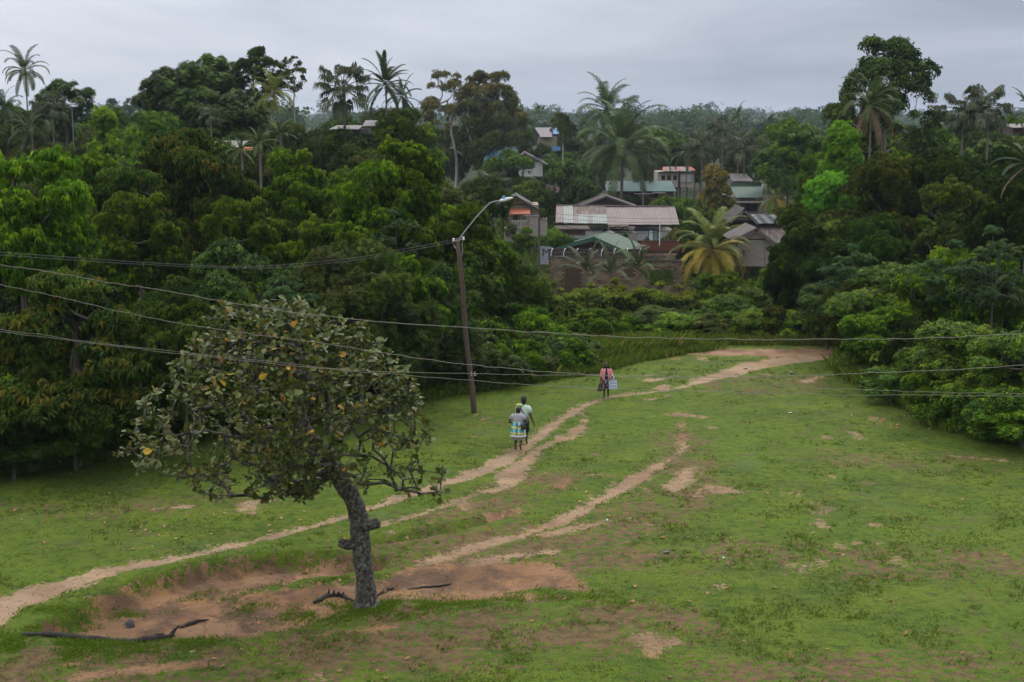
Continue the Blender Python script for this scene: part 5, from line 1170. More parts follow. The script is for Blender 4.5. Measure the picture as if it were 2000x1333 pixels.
# ------------------------------------------------------------------ wooden lamp pole and the wires
def lamp_pole():
    base = G0(927, 806); d = base.y; zb = gz1(base.x, d); top = at(893, 466, d); o = thing('lamp_pole', 'leaning brown wooden pole with a bent steel street lamp arm on its top', 'street lamp', (base.x, d, zb)); rel = lambda px, py, dy=0: at(px, py, d + dy) - Vector((base.x, d, zb))
    PW = plain('pole_wood', (.095, .062, .045), .9, .7, 5, col2=(.05, .035, .03), stretch=(1, 1, .12), bmp=.7)
    pts = [Vector((0, 0, -.4)).lerp(rel(893, 466), t / 10) + Vector((.03 * math.sin(t), 0, 0)) for t in range(11)]
    MB().tube(pts, [.118 - .003 * t for t in range(11)], 12).build('pole', PW, o, True)
    MB().tube([rel(893, 478), rel(898, 466), rel(906, 455), rel(930, 425), rel(950, 404), rel(957, 397), rel(963, 395), rel(982, 391)], .028, 8).build('lamp_arm', METAL, o, True)
    hd = MB().tube([rel(976, 393), rel(982, 391.5), rel(990, 389.5), rel(999, 387.2), rel(1002, 386.6)], [.045, .075, .07, .045, .02], 8).build('lamp_head', WHITEP, o, True)
    p = rel(984, 386); MB().rings([((p.x, p.y, p.z - .06), .06, .06), ((p.x, p.y, p.z + .05), .06, .06), ((p.x, p.y, p.z + .06), .02, .02)], 8).build('photocell', plain('photocell_blue', (.05, .32, .62), .4, bmp=0), hd)
    for px, py in ((886, 469), (905, 466)):
        q = rel(px, py); MB().rings([((q.x, q.y, q.z - .07), .025, .025), ((q.x, q.y, q.z - .05), .06, .06), ((q.x, q.y, q.z), .035, .035), ((q.x, q.y, q.z + .04), .055, .055), ((q.x, q.y, q.z + .07), .02, .02)], 8).build('insulator', WHITEP, o)
    MB().tube([rel(884, 471), rel(893, 472, -.15), rel(906, 466)], .022, 5).build('bracket', METAL, o)
    MB().tube([rel(904, 470), rel(902, 480), rel(904, 490), rel(901, 502)], .018, 5).build('cable', METAL, o); MB().tube([rel(884, 474), rel(887, 481), rel(891, 486, -.13)], .018, 5).build('cable', METAL, o)
    t = bpy.data.curves.new('number', 'FONT'); t.body = '16'; t.size = .27; t.extrude = .002; n = bpy.data.objects.new('number', t); COL.objects.link(n); n.parent = o; q = rel(918, 735, -.15); n.location = q; n.rotation_euler = (math.pi / 2, -.06, 0); t.materials.append(plain('pale_chalk', (.55, .45, .4), .8, bmp=0)); text_mesh(n)
    wl = plain('cable_grey', (.10, .095, .09), .7, .3, 5, bmp=0)
    for nm, P in (('upper', [(885,469),(800,485),(700,503),(560,517),(450,521),(300,514),(150,504),(-80,487)]), ('lower', [(889,473),(800,490),(700,508),(560,522),(450,524),(300,518),(150,509),(-80,493)])):
        pts = [at(px, py, d - (885 - px) / 965 * 17) for px, py in P]; sm = []
        for i in range(len(pts) - 1):
            a, b = pts[i], pts[i + 1]; p0 = pts[max(i - 1, 0)]; p3 = pts[min(i + 2, len(pts) - 1)]
            for j in range(6): u = j / 6; sm.append(.5 * ((2 * a) + (b - p0) * u + (2 * p0 - 5 * a + 4 * b - p3) * u * u + (3 * a - p0 - 3 * b + p3) * u ** 3))
        MB().tube(sm + [pts[-1]], .008, 5).build('power_wire', wl, None, label='%s of the two dark wires running left from the wooden lamp pole' % nm, category='wire')
lamp_pole()
def wires():
    wm = plain('weathered_cable', (.22, .195, .165), .8, .6, 14, col2=(.09, .08, .07), stretch=(1, 1, 1), bmp=.3)
    S = [('highest pale cable crossing the whole view in front of the field', 14.5, .0036, [(-80,507),(0,518),(100,532),(210,552),(300,565),(500,600),(700,625),(900,640),(1050,650),(1200,658),(1350,662),(1500,663.5),(1700,663),(1850,659),(2000,652.5),(2080,648)]),
         ('pale cable second from the top crossing the view', 14.1, .0030, [(-80,536),(0,556),(100,577),(210,603),(330,628),(480,651),(640,672),(750,690),(860,706),(950,716),(1060,726),(1130,730),(1190,735),(1300,735),(1450,738),(1580,734),(1700,729),(1850,723),(2000,714),(2080,709)]),
         ('thin pale cable, third from the top, crossing the view', 13.6, .0022, [(-80,631),(0,643),(200,671),(440,697),(700,724),(860,729),(1010,732),(1160,734),(1280,738),(1445,747),(1568,756),(1682,762),(1850,767),(2000,770),(2080,772)]),
         ('lowest thin pale cable crossing the view', 13.2, .0022, [(-80,636),(0,648),(200,673.5),(440,701),(680,724.5),(920,743.5),(1040,752),(1160,758.5),(1340,764.5),(1520,769),(1700,772),(2000,774),(2080,774)])]
    rr = random.Random(3)
    for lab, d, r, P in S:
        pts = [at(px, py, d + .25 * math.sin(px / 300)) for px, py in P]; sm = []
        for i in range(len(pts) - 1):
            a, b = pts[i], pts[i + 1]; p0 = pts[max(i - 1, 0)]; p3 = pts[min(i + 2, len(pts) - 1)]
            for j in range(7):
                u = j / 7; q = .5 * ((2 * a) + (b - p0) * u + (2 * p0 - 5 * a + 4 * b - p3) * u * u + (3 * a - p0 - 3 * b + p3) * u ** 3); sm.append(q + Vector((0, 0, rr.uniform(-.006, .006))))
        MB().tube(sm + [pts[-1]], r, 6).build('cable', wm, None, True, label=lab, category='cable')
wires()
# ------------------------------------------------------------------ the cashew tree in the field
def leaf_shape(L, Wd, fold=.25, curl=.12):
    """rounded obovate leaf along +x, base at the origin"""
    st = [(0, .03), (.12, .10), (.4, .36), (.68, .5), (.9, .36), (1.0, .0)]
    V = []; T = []
    for t, w in st:
        x = t * L; z = -curl * L * t * t; w *= Wd
        if w == 0: V.append((x, 0, z))
        else: V += [(x, -w, z + fold * w), (x, 0, z), (x, w, z + fold * w)]
    for i in range(4):
        a = 3 * i; T += [(a, a + 3, a + 1), (a + 1, a + 3, a + 4), (a + 1, a + 4, a + 2), (a + 2, a + 4, a + 5)]
    a = 12; T += [(a, 15, a + 1), (a + 1, 15, a + 2)]
    return np.array(V), np.array(T)
def cashew():
    d0 = gd(1182); base = G0(716, 1182); bx, by = base.x, base.y; bz = gz1(bx, by) - .12; kx = d0 / F
    rel = lambda px, py, dy=0.: np.array(at(px, py, by + dy)) - np.array([bx, by, bz])
    o = thing('cashew_tree', 'leaning broad-crowned tree with leathery grey-green and yellow leaves alone in the field', 'tree', (bx, by, bz))
    BM = plain('cashew_bark', (.026, .019, .015), .95, .85, 13, col2=(.24, .24, .20), bmp=1)
    tk = [(717, 1196, 0), (716, 1170, 0), (713, 1130, 0), (707, 1085, .03), (704, 1050, .05), (703, 1020, .05), (697, 993, .05), (684, 968, 0), (668, 945, 0), (656, 922, 0), (644, 900, -.05), (628, 880, -.1), (610, 862, -.1), (596, 838, 0), (588, 805, .1), (580, 770, .1), (566, 735, 0), (548, 700, 0)]
    T0 = [rel(*p) for p in tk]; rw = [25, 20, 18, 17.5, 18, 19, 17, 17, 16.5, 16, 17, 16, 15, 12.5, 10, 8.5, 7.5, 6]; R_ = [r * kx for r in rw]
    rr = rng(12)
    def knob(V, T0, R_):
        mb = MB(); n = 14; P = [Vector(p) for p in T0[:13]]; sub = []; rad = []
        for i in range(len(P) - 1):
            for j in range(4): sub.append(P[i].lerp(P[i + 1], j / 4)); rad.append(R_[i] + (R_[i + 1] - R_[i]) * j / 4)
        sub.append(P[-1]); rad.append(R_[12]); mb.tube(sub, rad, n)
        return mb
    mb = knob(None, T0, R_)
    # gnarled skin
    vv = np.array(mb.v); ax = np.array([T0[0]] * 1)
    cen = np.array([np.mean(mb.v[i * 14:(i + 1) * 14], axis=0) for i in range(len(mb.v) // 14)]); cen = np.repeat(cen, 14, 0)
    dv = vv - cen; k = 1 + .62 * (fbm(vv[:, 2] * 5.1 + np.arctan2(dv[:, 1], dv[:, 0]) * 1.1, np.arctan2(dv[:, 1], dv[:, 0]) * 2.1 + vv[:, 2] * 2, 7, 4) - .45) + (.75 * np.exp(-np.maximum(vv[:, 2], 0) / .13))
    vv = cen + dv * k[:, None]; mb.v = [tuple(p) for p in vv]
    trunk = mb.build('trunk', BM, o, True)
    for (a, b, c, w, nm) in (((700, 1028, -.05), (722, 1026, -.2), (739, 1022, -.24), 11, 'knot'), ((694, 1062, -.05), (678, 1065, -.22), (664, 1060, -.24), 10, 'knot')):
        pts = [rel(*a), rel(*b), rel(*c), rel(c[0] + (3 if c[0] > 700 else -3), c[1] - 1, c[2])]; q = MB().tube(pts, [w * 1.2 * kx, w * kx, w * .95 * kx, w * .4 * kx], 10); q.build('branch_stub', BM, o, True)
    # crown outline in the picture plane, with true depth
    out = [(225, 905), (232, 860), (262, 800), (300, 745), (340, 705), (375, 655), (405, 608), (450, 585), (520, 582), (600, 592), (670, 608), (720, 640), (765, 690), (815, 745), (848, 800), (855, 860), (885, 930), (895, 975), (840, 1000), (770, 985), (715, 955), (690, 905), (640, 930), (600, 985), (545, 975), (470, 965), (400, 975), (330, 960), (270, 945), (240, 930)]
    C = np.array([560., 800.]); og = np.array(out, float) - C; oa = np.arctan2(og[:, 1], og[:, 0]); orr = np.hypot(*og.T); s = np.argsort(oa); oa, orr = oa[s], orr[s]
    def Rb(a): return np.interp(a, np.r_[oa - 2 * np.pi, oa, oa + 2 * np.pi], np.r_[orr, orr, orr])
    n = 1550; v = rr.normal(size=(n, 3)); v /= np.linalg.norm(v, axis=1, keepdims=True)
    r = np.where(rr.random(n) < .80, rr.uniform(.78, 1.0, n), rr.uniform(.35, .8, n)); pl = np.hypot(v[:, 0], v[:, 2]) * r; ang = np.arctan2(v[:, 2], v[:, 0])
    px = C[0] + np.cos(ang) * pl * Rb(ang); py = C[1] + np.sin(ang) * pl * Rb(ang); dep = v[:, 1] * r * 3.3
    low = (py > 890) & (rr.random(n) < .2); px, py, dep = px[~low], py[~low], dep[~low]
    A = np.array([rel(a, b, c) for a, b, c in zip(px, py, dep)]); hole = fbm(A[:, 0] * 1.1 + A[:, 1] * .8 + 20, A[:, 2] * 1.2 - A[:, 1] * .5 + 20, 17, 2); A = A[hole > .385]
    limbs = [[(620, 872, 0), (585, 850, -.5), (540, 850, -1.0), (490, 838, -1.5), (440, 850, -1.9), (380, 850, -2.1), (320, 865, -2.0)], [(628, 880, 0), (660, 888, .3), (700, 890, .6), (740, 900, 1.0), (790, 905, 1.3), (840, 940, 1.6)],
             [(588, 805, .1), (630, 790, -.6), (680, 770, -1.1), (730, 760, -1.5)], [(566, 735, 0), (500, 690, -.6), (440, 660, -.9)], [(596, 838, 0), (560, 800, 1.0), (500, 780, 1.8), (430, 770, 2.2)], [(580, 770, .1), (620, 720, .9), (660, 680, 1.4)],
             [(610, 862, -.1), (590, 880, -1.2), (560, 900, -2.0), (520, 905, -2.5)], [(628, 880, 0), (670, 870, -1.), (730, 860, -1.8), (790, 855, -2.2)]]
    LA = [rel(*p) for L in limbs for p in L]
    P, par, rad, ends, V, Fc = grow(T0, R_, np.concatenate([np.array(LA), A]), .42, rr, .24, .0085, 2.35, 6, .17, up=.3)
    # the lower stem is the detailed trunk mesh
    m = len(T0); keep = np.ones(len(Fc), bool); keep[:12 * 6] = False
    link('branches', np_mesh('branches', V, Fc[keep], None, True), o, BM, kind='stuff')
    ends = ends[len(LA):]; tips = P[ends]; pd = P[par[ends]]; td = tips - pd; td /= np.linalg.norm(td, axis=1, keepdims=True) + 1e-9
    cen = rel(560, 840, 0)
    big = leaf_shape(.195, .13); n = len(tips); per = 10; N2 = n * per
    i = np.repeat(np.arange(n), per); base = tips[i] + rr.normal(size=(N2, 3)) * .035 - td[i] * rr.uniform(0, .14, (N2, 1))
    low = tips[i][:, 2] < rel(560, 900)[2]
    dirv = td[i] * .45 + rr.normal(size=(N2, 3)) * .75 + np.array([0, 0, .25]); dirv[low, 2] -= .35; dirv /= np.linalg.norm(dirv, axis=1, keepdims=True)
    up = np.array([0, 0, 1.]) + rr.normal(size=(N2, 3)) * .45; z = up - dirv * (up * dirv).sum(1, keepdims=True); z /= np.linalg.norm(z, axis=1, keepdims=True); y = np.cross(z, dirv)
    M = np.stack([dirv, y, z], 2); sc = rr.uniform(.45, 1.2, N2); keep = rr.random(N2) < np.where(low, .5, .84)
    gold = rr.random(N2) < .006
    # the most exposed leaves (towards the field) become leaves of their own
    front = (base - cen) @ np.array([0, -1., .25]) + rr.random(N2) * 1.5; front[~keep] = -99
    nf = 225; single = np.zeros(N2, bool); single[np.argsort(-front)[:nf * 6][::6]] = True
    gi = np.nonzero(keep & (front > np.quantile(front[keep], .80)))[0]; gi = rr.choice(gi, 75, replace=False); goldm = np.zeros(N2, bool); goldm[gi] = True; single |= goldm
    k = keep & ~single; Vt, Tt = big
    VV = np.einsum('nij,kj->nki', M[k] * sc[k][:, None, None], Vt) + base[k][:, None]; FF = Tt[None] + (np.arange(k.sum()) * len(Vt))[:, None, None]
    sh = rr.random(k.sum()) ** 1.2; yo = (rr.random(k.sum()) < .22) * rr.random(k.sum())
    tn = np.repeat(np.stack([sh, yo, sh * 0, sh * 0 + 1], 1), len(Vt), 0)
    link('foliage', np_mesh('foliage', VV.reshape(-1, 3), FF.reshape(-1, 3), tn), o, LM['cashew'], kind='stuff')
    one = [np_mesh('leaf', Vt, Tt, np.tile([[a, b, 0, 1]], (len(Vt), 1))) for a, b in ((.3, 0), (.8, .1), (.6, .6))]
    for j in np.nonzero(single)[0]:
        lf = link('leaf', one[j % 3], o, LM['cashewgold' if goldm[j] else 'cashew'])
        q = sc[j] * (1.12 if goldm[j] else 1); Mx = M[j] * q
        mm = Matrix([[*Mx[0], base[j][0]], [*Mx[1], base[j][1]], [*Mx[2], base[j][2]], [0, 0, 0, 1]]); lf.matrix_basis = mm
        if goldm[j] and False: lf['label'] = 'yellow leaf'
cashew()

# ------------------------------------------------------------------ people
SKIN = plain('skin_dark', (.055, .028, .018), .5, .2, 8, bmp=0); HAIR = plain('hair_black', (.010, .009, .010), .6, .2, 30, bmp=.3)
def skinmesh(name, nodes, edges, parent, mat, sub=2, root=0):
    bm = bmesh.new(); ly = bm.verts.layers.skin.verify(); vs = []
    for i, (p, r) in enumerate(nodes):
        v = bm.verts.new(p); v[ly].radius = (r, r) if not hasattr(r, '__len__') else r; v[ly].use_root = (i == root); vs.append(v)
    for a, b in edges: bm.edges.new((vs[a], vs[b]))
    me = bpy.data.meshes.new(name); bm.to_mesh(me); bm.free(); o = link(name, me, parent, mat)
    s = o.modifiers.new('skin', 'SKIN'); s.use_smooth_shade = True
    m = o.modifiers.new('sub', 'SUBSURF'); m.levels = sub; m.render_levels = sub
    return o
def figure(o, J, mat=SKIN):
    """J: joint positions; one continuous body with fingers"""
    N, E = [], []
    def n(p, r): N.append((Vector(p), r)); return len(N) - 1
    def e(a, b): E.append((a, b))
    pel = n(J['pel'], (.125, .10)); bel = n(J['bel'], (.12, .09)); ch = n(J['chest'], (.14, .095)); nb = n(J['neck'], .05); nk = n(Vector(J['neck']) + Vector((0, .005, .06)), .045)
    hd = Vector(J['head']); h0 = n(hd + Vector((0, .015, -.075)), .06); h1 = n(hd, (.078, .088)); h2 = n(hd + Vector((0, -.01, .085)), .055)
    for a, b in ((pel, bel), (bel, ch), (ch, nb), (nb, nk), (nk, h0), (h0, h1), (h1, h2)): e(a, b)
    for s in 'lr':
        hp = n(J['hip' + s], .095); kn = n(J['knee' + s], .060); cf = n(Vector(J['knee' + s]).lerp(Vector(J['ank' + s]), .35), .055); an = n(J['ank' + s], .036); to = n(J['toe' + s], (.036, .026)); tt = n(Vector(J['toe' + s]) + (Vector(J['toe' + s]) - Vector(J['ank' + s])) * .35, (.03, .018))
        for a, b in ((pel, hp), (hp, kn), (kn, cf), (cf, an), (an, to), (to, tt)): e(a, b)
        sh = n(J['sh' + s], .058); el = n(J['elb' + s], .040); fa = n(Vector(J['elb' + s]).lerp(Vector(J['wri' + s]), .35), .038); wr = n(J['wri' + s], .024)
        for a, b in ((ch, sh), (sh, el), (el, fa), (fa, wr)): e(a, b)
        d = (Vector(J['wri' + s]) - Vector(J['elb' + s])).normalized(); pm = n(Vector(J['wri' + s]) + d * .06, (.034, .018)); e(wr, pm)
        sd = Vector((0, 1, 0)) if abs(d.y) < .7 else Vector((0, 0, 1)); sd = (sd - d * sd.dot(d)).normalized(); inn = d.cross(sd) * (1 if s == 'l' else -1)
        P = Vector(J['wri' + s]) + d * .06
        for i, ln in enumerate((.055, .07, .075, .06)):
            off = sd * (-.03 + .02 * i); a = n(P + d * .035 + off, .010); b = n(P + d * (.035 + ln * .6) + off + inn * .012, .009); c = n(P + d * (.035 + ln) + off + inn * .034, .008); e(pm, a); e(a, b); e(b, c)
        a = n(P - d * .02 + sd * .045, .011); b = n(P + d * .02 + sd * .062 + inn * .015, .009); e(wr, a); e(a, b)
    return skinmesh('body', N, E, o, mat)
def cloth_rings(rs, name, mat, o, k=20, open_=True, folds=0, seed=0):
    r_ = random.Random(seed); mb = MB(); n = len(rs)
    for i, (c, rx, ry) in enumerate(rs):
        for j in range(k):
            a = 2 * math.pi * j / k; q = 1 + folds * (i / max(1, n - 1)) * math.cos(j * 5 * 2 * math.pi / k + seed) ; mb.v.append((c[0] + rx * q * math.cos(a), c[1] + ry * q * math.sin(a), c[2]))
    for i in range(n - 1):
        for j in range(k): a, b = i * k + j, i * k + (j + 1) % k; mb.f.append((a, b, b + k, a + k))
    ob = mb.build(name, mat, o, True); s = ob.modifiers.new('thick', 'SOLIDIFY'); s.thickness = .012; s.offset = 1
    return ob
def sleeve(pts, rad, name, mat, o):
    ob = MB().tube(pts, rad, 10, False).build(name, mat, o, True); s = ob.modifiers.new('thick', 'SOLIDIFY'); s.thickness = .01; s.offset = 1; return ob
def fabric(name, col, **k): return plain(name, col, .85, .25, 9, bmp=.25, col2=tuple(c * .7 for c in col))
def plaid():
    m, nt, b, N, L = newmat('plaid_cloth'); tc = N('ShaderNodeTexCoord'); s = N('ShaderNodeSeparateXYZ'); L(tc.outputs['Object'], s.inputs[0])
    def band(x, sc, off, w):
        f = mathn(N, L, 'FRACT', mathn(N, L, 'ADD', mathn(N, L, 'MULTIPLY', x, sc), off), 0); return mathn(N, L, 'LESS_THAN', f, w)
    bx, bz = band(s.outputs[0], 5.2, .78, .36), band(s.outputs[2], 4.4, .12, .34); th = band(s.outputs[0], 5.2, .60, .07)
    c = mixrgb(N, L, mathn(N, L, 'MULTIPLY', bx, .55), (.012, .30, .47), (.55, .62, .15)); c = mixrgb(N, L, mathn(N, L, 'MULTIPLY', bz, .85), c, (.68, .58, .06)); c = mixrgb(N, L, mathn(N, L, 'MULTIPLY', th, .7), c, (.55, .7, .75))
    mid = mathn(N, L, 'LESS_THAN', mathn(N, L, 'ABSOLUTE', s.outputs[0], 0), .022); c = mixrgb(N, L, mathn(N, L, 'MULTIPLY', mid, .75), c, (.10, .05, .06))
    L(c, b.inputs['Base Color']); b.inputs['Roughness'].default_value = .85; return m
def tote():
    m, nt, b, N, L = newmat('tote_print'); tc = N('ShaderNodeTexCoord'); s = N('ShaderNodeSeparateXYZ'); L(tc.outputs['Object'], s.inputs[0])
    u = mathn(N, L, 'FRACT', mathn(N, L, 'MULTIPLY', mathn(N, L, 'SUBTRACT', s.outputs[0], mathn(N, L, 'MULTIPLY', s.outputs[2], .62)), 13), 0); w = mathn(N, L, 'FRACT', mathn(N, L, 'MULTIPLY', s.outputs[2], 7), 0)
    f = mathn(N, L, 'MULTIPLY', mathn(N, L, 'LESS_THAN', u, .45), mathn(N, L, 'LESS_THAN', w, .8)); L(mixrgb(N, L, f, (.60, .66, .80), (.012, .03, .16)), b.inputs['Base Color']); b.inputs['Roughness'].default_value = .5; return m
def floral():
    m, nt, b, N, L = newmat('floral_skirt'); tc = N('ShaderNodeTexCoord'); n1 = noise(N, L, 11, 2, .5, tc.outputs['Object']); n2 = noise(N, L, 17, 2, .5, tc.outputs['Object'], .5)
    c = mixrgb(N, L, ramp(N, L, n1, .56, .60), (.014, .013, .018), (.34, .17, .20)); c = mixrgb(N, L, ramp(N, L, n2, .62, .66), c, (.30, .33, .42)); L(c, b.inputs['Base Color']); b.inputs['Roughness'].default_value = .85; return m
def V3(*a): return Vector(a)
def people():
    def place(px, py, hpx, label, rz, H0):
        g = G0(px, py); s = hpx / F * g.y / H0; o = thing('person', label, 'person', (g.x, g.y, gz1(g.x, g.y)), None, rz); o.scale = (s, s, s); return o
    base = dict(pel=(0, 0, .90), bel=(0, .0, 1.05), chest=(0, 0, 1.24), neck=(0, -.01, 1.40), head=(0, .02, 1.545), hipl=(-.085, 0, .86), hipr=(.085, 0, .86), shl=(-.165, 0, 1.345), shr=(.165, 0, 1.345))
    # woman in front, seen from the back, with the plaid cloth
    o = place(1012, 877, 89, 'person seen from behind in grey shirt with turquoise and yellow plaid cloth round the waist', R(-14), 1.66)
    J = dict(base, kneel=(-.10, .06, .49), ankl=(-.10, .0, .085), toel=(-.105, .10, .035), kneer=(.10, .10, .50), ankr=(.105, -.08, .15), toer=(.11, .0, .06), elbl=(-.34, -.05, 1.10), wril=(-.22, .12, 1.02), elbr=(.36, -.06, 1.10), wrir=(.17, -.17, 1.02), head=(0, .05, 1.545))
    figure(o, J); gs = fabric('grey_shirt', (.30, .30, .33))
    cloth_rings([((0, 0, .93), .215, .165), ((0, 0, 1.05), .20, .15), ((0, 0, 1.2), .205, .155), ((0, 0, 1.32), .20, .14), ((0, 0, 1.385), .155, .11), ((0, 0, 1.43), .075, .075)], 'shirt', gs, o)
    for s in (-1, 1): sleeve([(s * .13, 0, 1.35), (s * .20, -.01, 1.30), (s * .27, -.03, 1.20)], [.085, .082, .088], 'sleeve', gs, o)
    cloth_rings([((0, 0, 1.16), .205, .16), ((0, 0, 1.02), .225, .175), ((0, 0, .9), .26, .20), ((0, 0, .72), .285, .225), ((0, 0, .62), .30, .235)], 'plaid_cloth', plaid(), o, 30, folds=.03)
    cloth_rings([((0, 0, .625), .302, .238), ((0, 0, .575), .312, .246)], 'cloth_hem', fabric('white_hem', (.72, .70, .75)), o, 30, folds=.03)
    sh = fabric('pale_shorts', (.42, .43, .47))
    cloth_rings([((0, 0, .95), .2, .15), ((0, 0, .80), .215, .16), ((0, 0, .72), .21, .155)], 'shorts', sh, o)
    for s, y in ((-1, .05), (1, .08)): sleeve([(s * .10, 0, .74), (s * .105, y * .6, .60), (s * .105, y, .44)], [.115, .112, .115], 'shorts_leg', sh, o)
    MB().rings([((0, .03, 1.45), .05, .05), ((0, .03, 1.49), .085, .09), ((0, .03, 1.56), .098, .105), ((0, .02, 1.62), .085, .092), ((0, .01, 1.66), .045, .05)], 14).build('hair', HAIR, o, True)
    # the dark pouch in her hand behind the back belongs to nobody else: a thing of its own
    g = o.location; s = o.scale[0]; pch = thing('pouch', 'dark pouch held behind the back of the person with the plaid cloth', 'pouch', (g.x + .20 * s, g.y - .24 * s, g.z + .98 * s)); MB().rings([((0, 0, -.13 * s), .03, .03), ((0, 0, -.09 * s), .085, .05), ((0, 0, 0), .09, .055), ((0, 0, .09 * s), .06, .04), ((0, 0, .13 * s), .02, .02)], 10).build('bag_body', plain('dark_pouch', (.04, .022, .02), .6), pch, True)
    # taller person ahead
    o = place(1023, 864, 98, 'person seen from behind in pale mint shirt, black shorts and a brown shoulder strap', R(-16), 1.76)
    J = dict(base, neck=(0, -.01, 1.42), head=(0, .0, 1.57), kneel=(-.09, .12, .49), ankl=(-.09, -.12, .20), toel=(-.09, -.10, .10), kneer=(.09, .05, .48), ankr=(.09, .02, .085), toer=(.095, .13, .035), elbl=(-.27, .04, 1.07), wril=(-.25, .16, .86), elbr=(.27, -.06, 1.06), wrir=(.36, -.02, .82))
    figure(o, J); mt = fabric('mint_shirt', (.46, .58, .50))
    cloth_rings([((0, 0, .90), .19, .145), ((0, 0, 1.05), .175, .13), ((0, 0, 1.2), .195, .14), ((0, 0, 1.33), .20, .135), ((0, 0, 1.40), .15, .105), ((0, 0, 1.44), .07, .07)], 'shirt', mt, o)
    for s in (-1, 1): sleeve([(s * .13, 0, 1.37), (s * .205, -.01, 1.31), (s * .245, -.02, 1.16)], [.08, .078, .082], 'sleeve', mt, o)
    bk = fabric('black_shorts', (.014, .014, .018)); cloth_rings([((0, 0, .96), .18, .135), ((0, 0, .82), .195, .15), ((0, 0, .75), .19, .145)], 'shorts', bk, o)
    for s, y in ((-1, .1), (1, .04)): sleeve([(s * .09, 0, .78), (s * .095, y * .6, .62), (s * .095, y, .46)], [.10, .095, .09], 'shorts_leg', bk, o)
    MB().rings([((0, -.02, 1.47), .05, .05), ((0, -.02, 1.51), .082, .09), ((0, -.02, 1.59), .098, .108), ((0, -.02, 1.67), .098, .10), ((0, -.02, 1.74), .078, .08), ((0, -.02, 1.78), .03, .03)], 14).build('hair', HAIR, o, True)
    MB().tube([(-.12, -.10, 1.41), (-.05, -.16, 1.30), (.05, -.165, 1.14), (.15, -.13, 1.0), (.19, -.05, .95)], [.020] * 5, 5).build('strap', plain('brown_strap', (.13, .05, .04), .7), o, True)
    q = MB(); rr = random.Random(2)
    g = o.location; s = o.scale[0]; b = thing('bundle', 'crumpled yellow-green bundle carried on the left shoulder of the person in mint', 'bundle', (g.x - .13 * s, g.y - .04 * s, g.z + 1.44 * s))
    q.rings([((rr.uniform(-.02, .02), 0, z), r * 1.1, r * .8) for z, r in ((-.07, .05), (-.04, .12), (0, .14), (.035, .11), (.06, .05))], 11).build('wrap', plain('bundle_cloth', (.33, .40, .10), .8, .9, 18, col2=(.62, .66, .45)), b, True)
    # woman in pink, facing the camera
    o = place(1184, 775.5, 71.5, 'person walking towards the viewer in a pink jacket and dark floral skirt carrying two bags', R(176), 1.665)
    J = dict(base, kneel=(-.09, .03, .49), ankl=(-.085, -.01, .09), toel=(-.09, .12, .035), kneer=(.09, .08, .49), ankr=(.10, .08, .09), toer=(.105, .20, .035), elbl=(-.25, -.03, 1.08), wril=(-.20, .18, .97), elbr=(.235, -.02, 1.07), wrir=(.26, .05, .83))
    figure(o, J); pk = fabric('pink_jacket', (.66, .235, .26)); bt = fabric('black_top', (.015, .015, .02))
    cloth_rings([((0, 0, .90), .18, .14), ((0, 0, 1.05), .17, .125), ((0, 0, 1.2), .18, .135), ((0, 0, 1.32), .17, .12), ((0, 0, 1.38), .11, .09)], 'black_top', bt, o)
    # open jacket: two front panels and a back
    mb = MB(); k = 22; rs = [(.86, .215, .165, .09), (1.0, .195, .15, .075), (1.15, .188, .15, .055), (1.27, .195, .145, .045), (1.36, .165, .12, .04), (1.42, .09, .08, .035)]
    for z, rx, ry, gap in rs:
        ga = math.asin(min(.9, gap / rx))
        for j in range(k + 1): a = math.pi / 2 + ga + (2 * math.pi - 2 * ga) * j / k; mb.v.append((rx * math.cos(a), ry * math.sin(a), z))
    for i in range(len(rs) - 1):
        for j in range(k): a = i * (k + 1) + j; mb.f.append((a, a + 1, a + k + 2, a + k + 1))
    ob = mb.build('jacket', pk, o, True); sm = ob.modifiers.new('thick', 'SOLIDIFY'); sm.thickness = .012; sm.offset = 1
    sleeve([(-.13, 0, 1.36), (-.19, -.01, 1.30), (-.25, -.03, 1.10), (-.235, .06, 1.04)], [.072, .068, .06, .06], 'sleeve', pk, o); sleeve([(.13, 0, 1.36), (.19, -.01, 1.30), (.235, -.02, 1.09), (.245, .01, .99)], [.072, .068, .06, .06], 'sleeve', pk, o)
    cloth_rings([((0, 0, .98), .175, .135), ((0, 0, .85), .225, .17), ((0, 0, .68), .235, .185), ((0, 0, .45), .235, .19)], 'skirt', floral(), o, 26, folds=.03)
    MB().rings([((0, -.03, 1.33), .13, .06), ((0, -.04, 1.42), .13, .075), ((0, -.035, 1.50), .115, .085), ((0, -.02, 1.58), .105, .092), ((0, -.01, 1.635), .085, .085), ((0, -.01, 1.67), .04, .04)], 14).build('hair', HAIR, o, True)
    hf = MB(); hf.tube([(-.10, .03, 1.60), (-.105, .045, 1.50), (-.12, .05, 1.38)], [.03, .035, .03], 7).tube([(.10, .03, 1.60), (.105, .045, 1.50), (.12, .05, 1.38)], [.03, .035, .03], 7); hf.build('hair', HAIR, o, True)
    ew = plain('eye_white', (.6, .6, .58), .3, bmp=0)
    for s in (-1, 1): MB().rings([((s * .03, .098, 1.548), .010, .006), ((s * .03, .100, 1.555), .014, .008), ((s * .03, .098, 1.562), .010, .006)], 8).build('eye', ew, o)
    MB().tube([(0, .10, 1.555), (0, .118, 1.525), (0, .10, 1.518)], [.009, .015, .010], 6).build('nose', SKIN, o, True); MB().tube([(-.026, .088, 1.494), (0, .098, 1.492), (.026, .088, 1.494)], [.006, .009, .006], 6).build('mouth', plain('lips', (.12, .035, .03), .5, bmp=0), o, True)
    st = plain('sandal', (.12, .10, .11), .6)
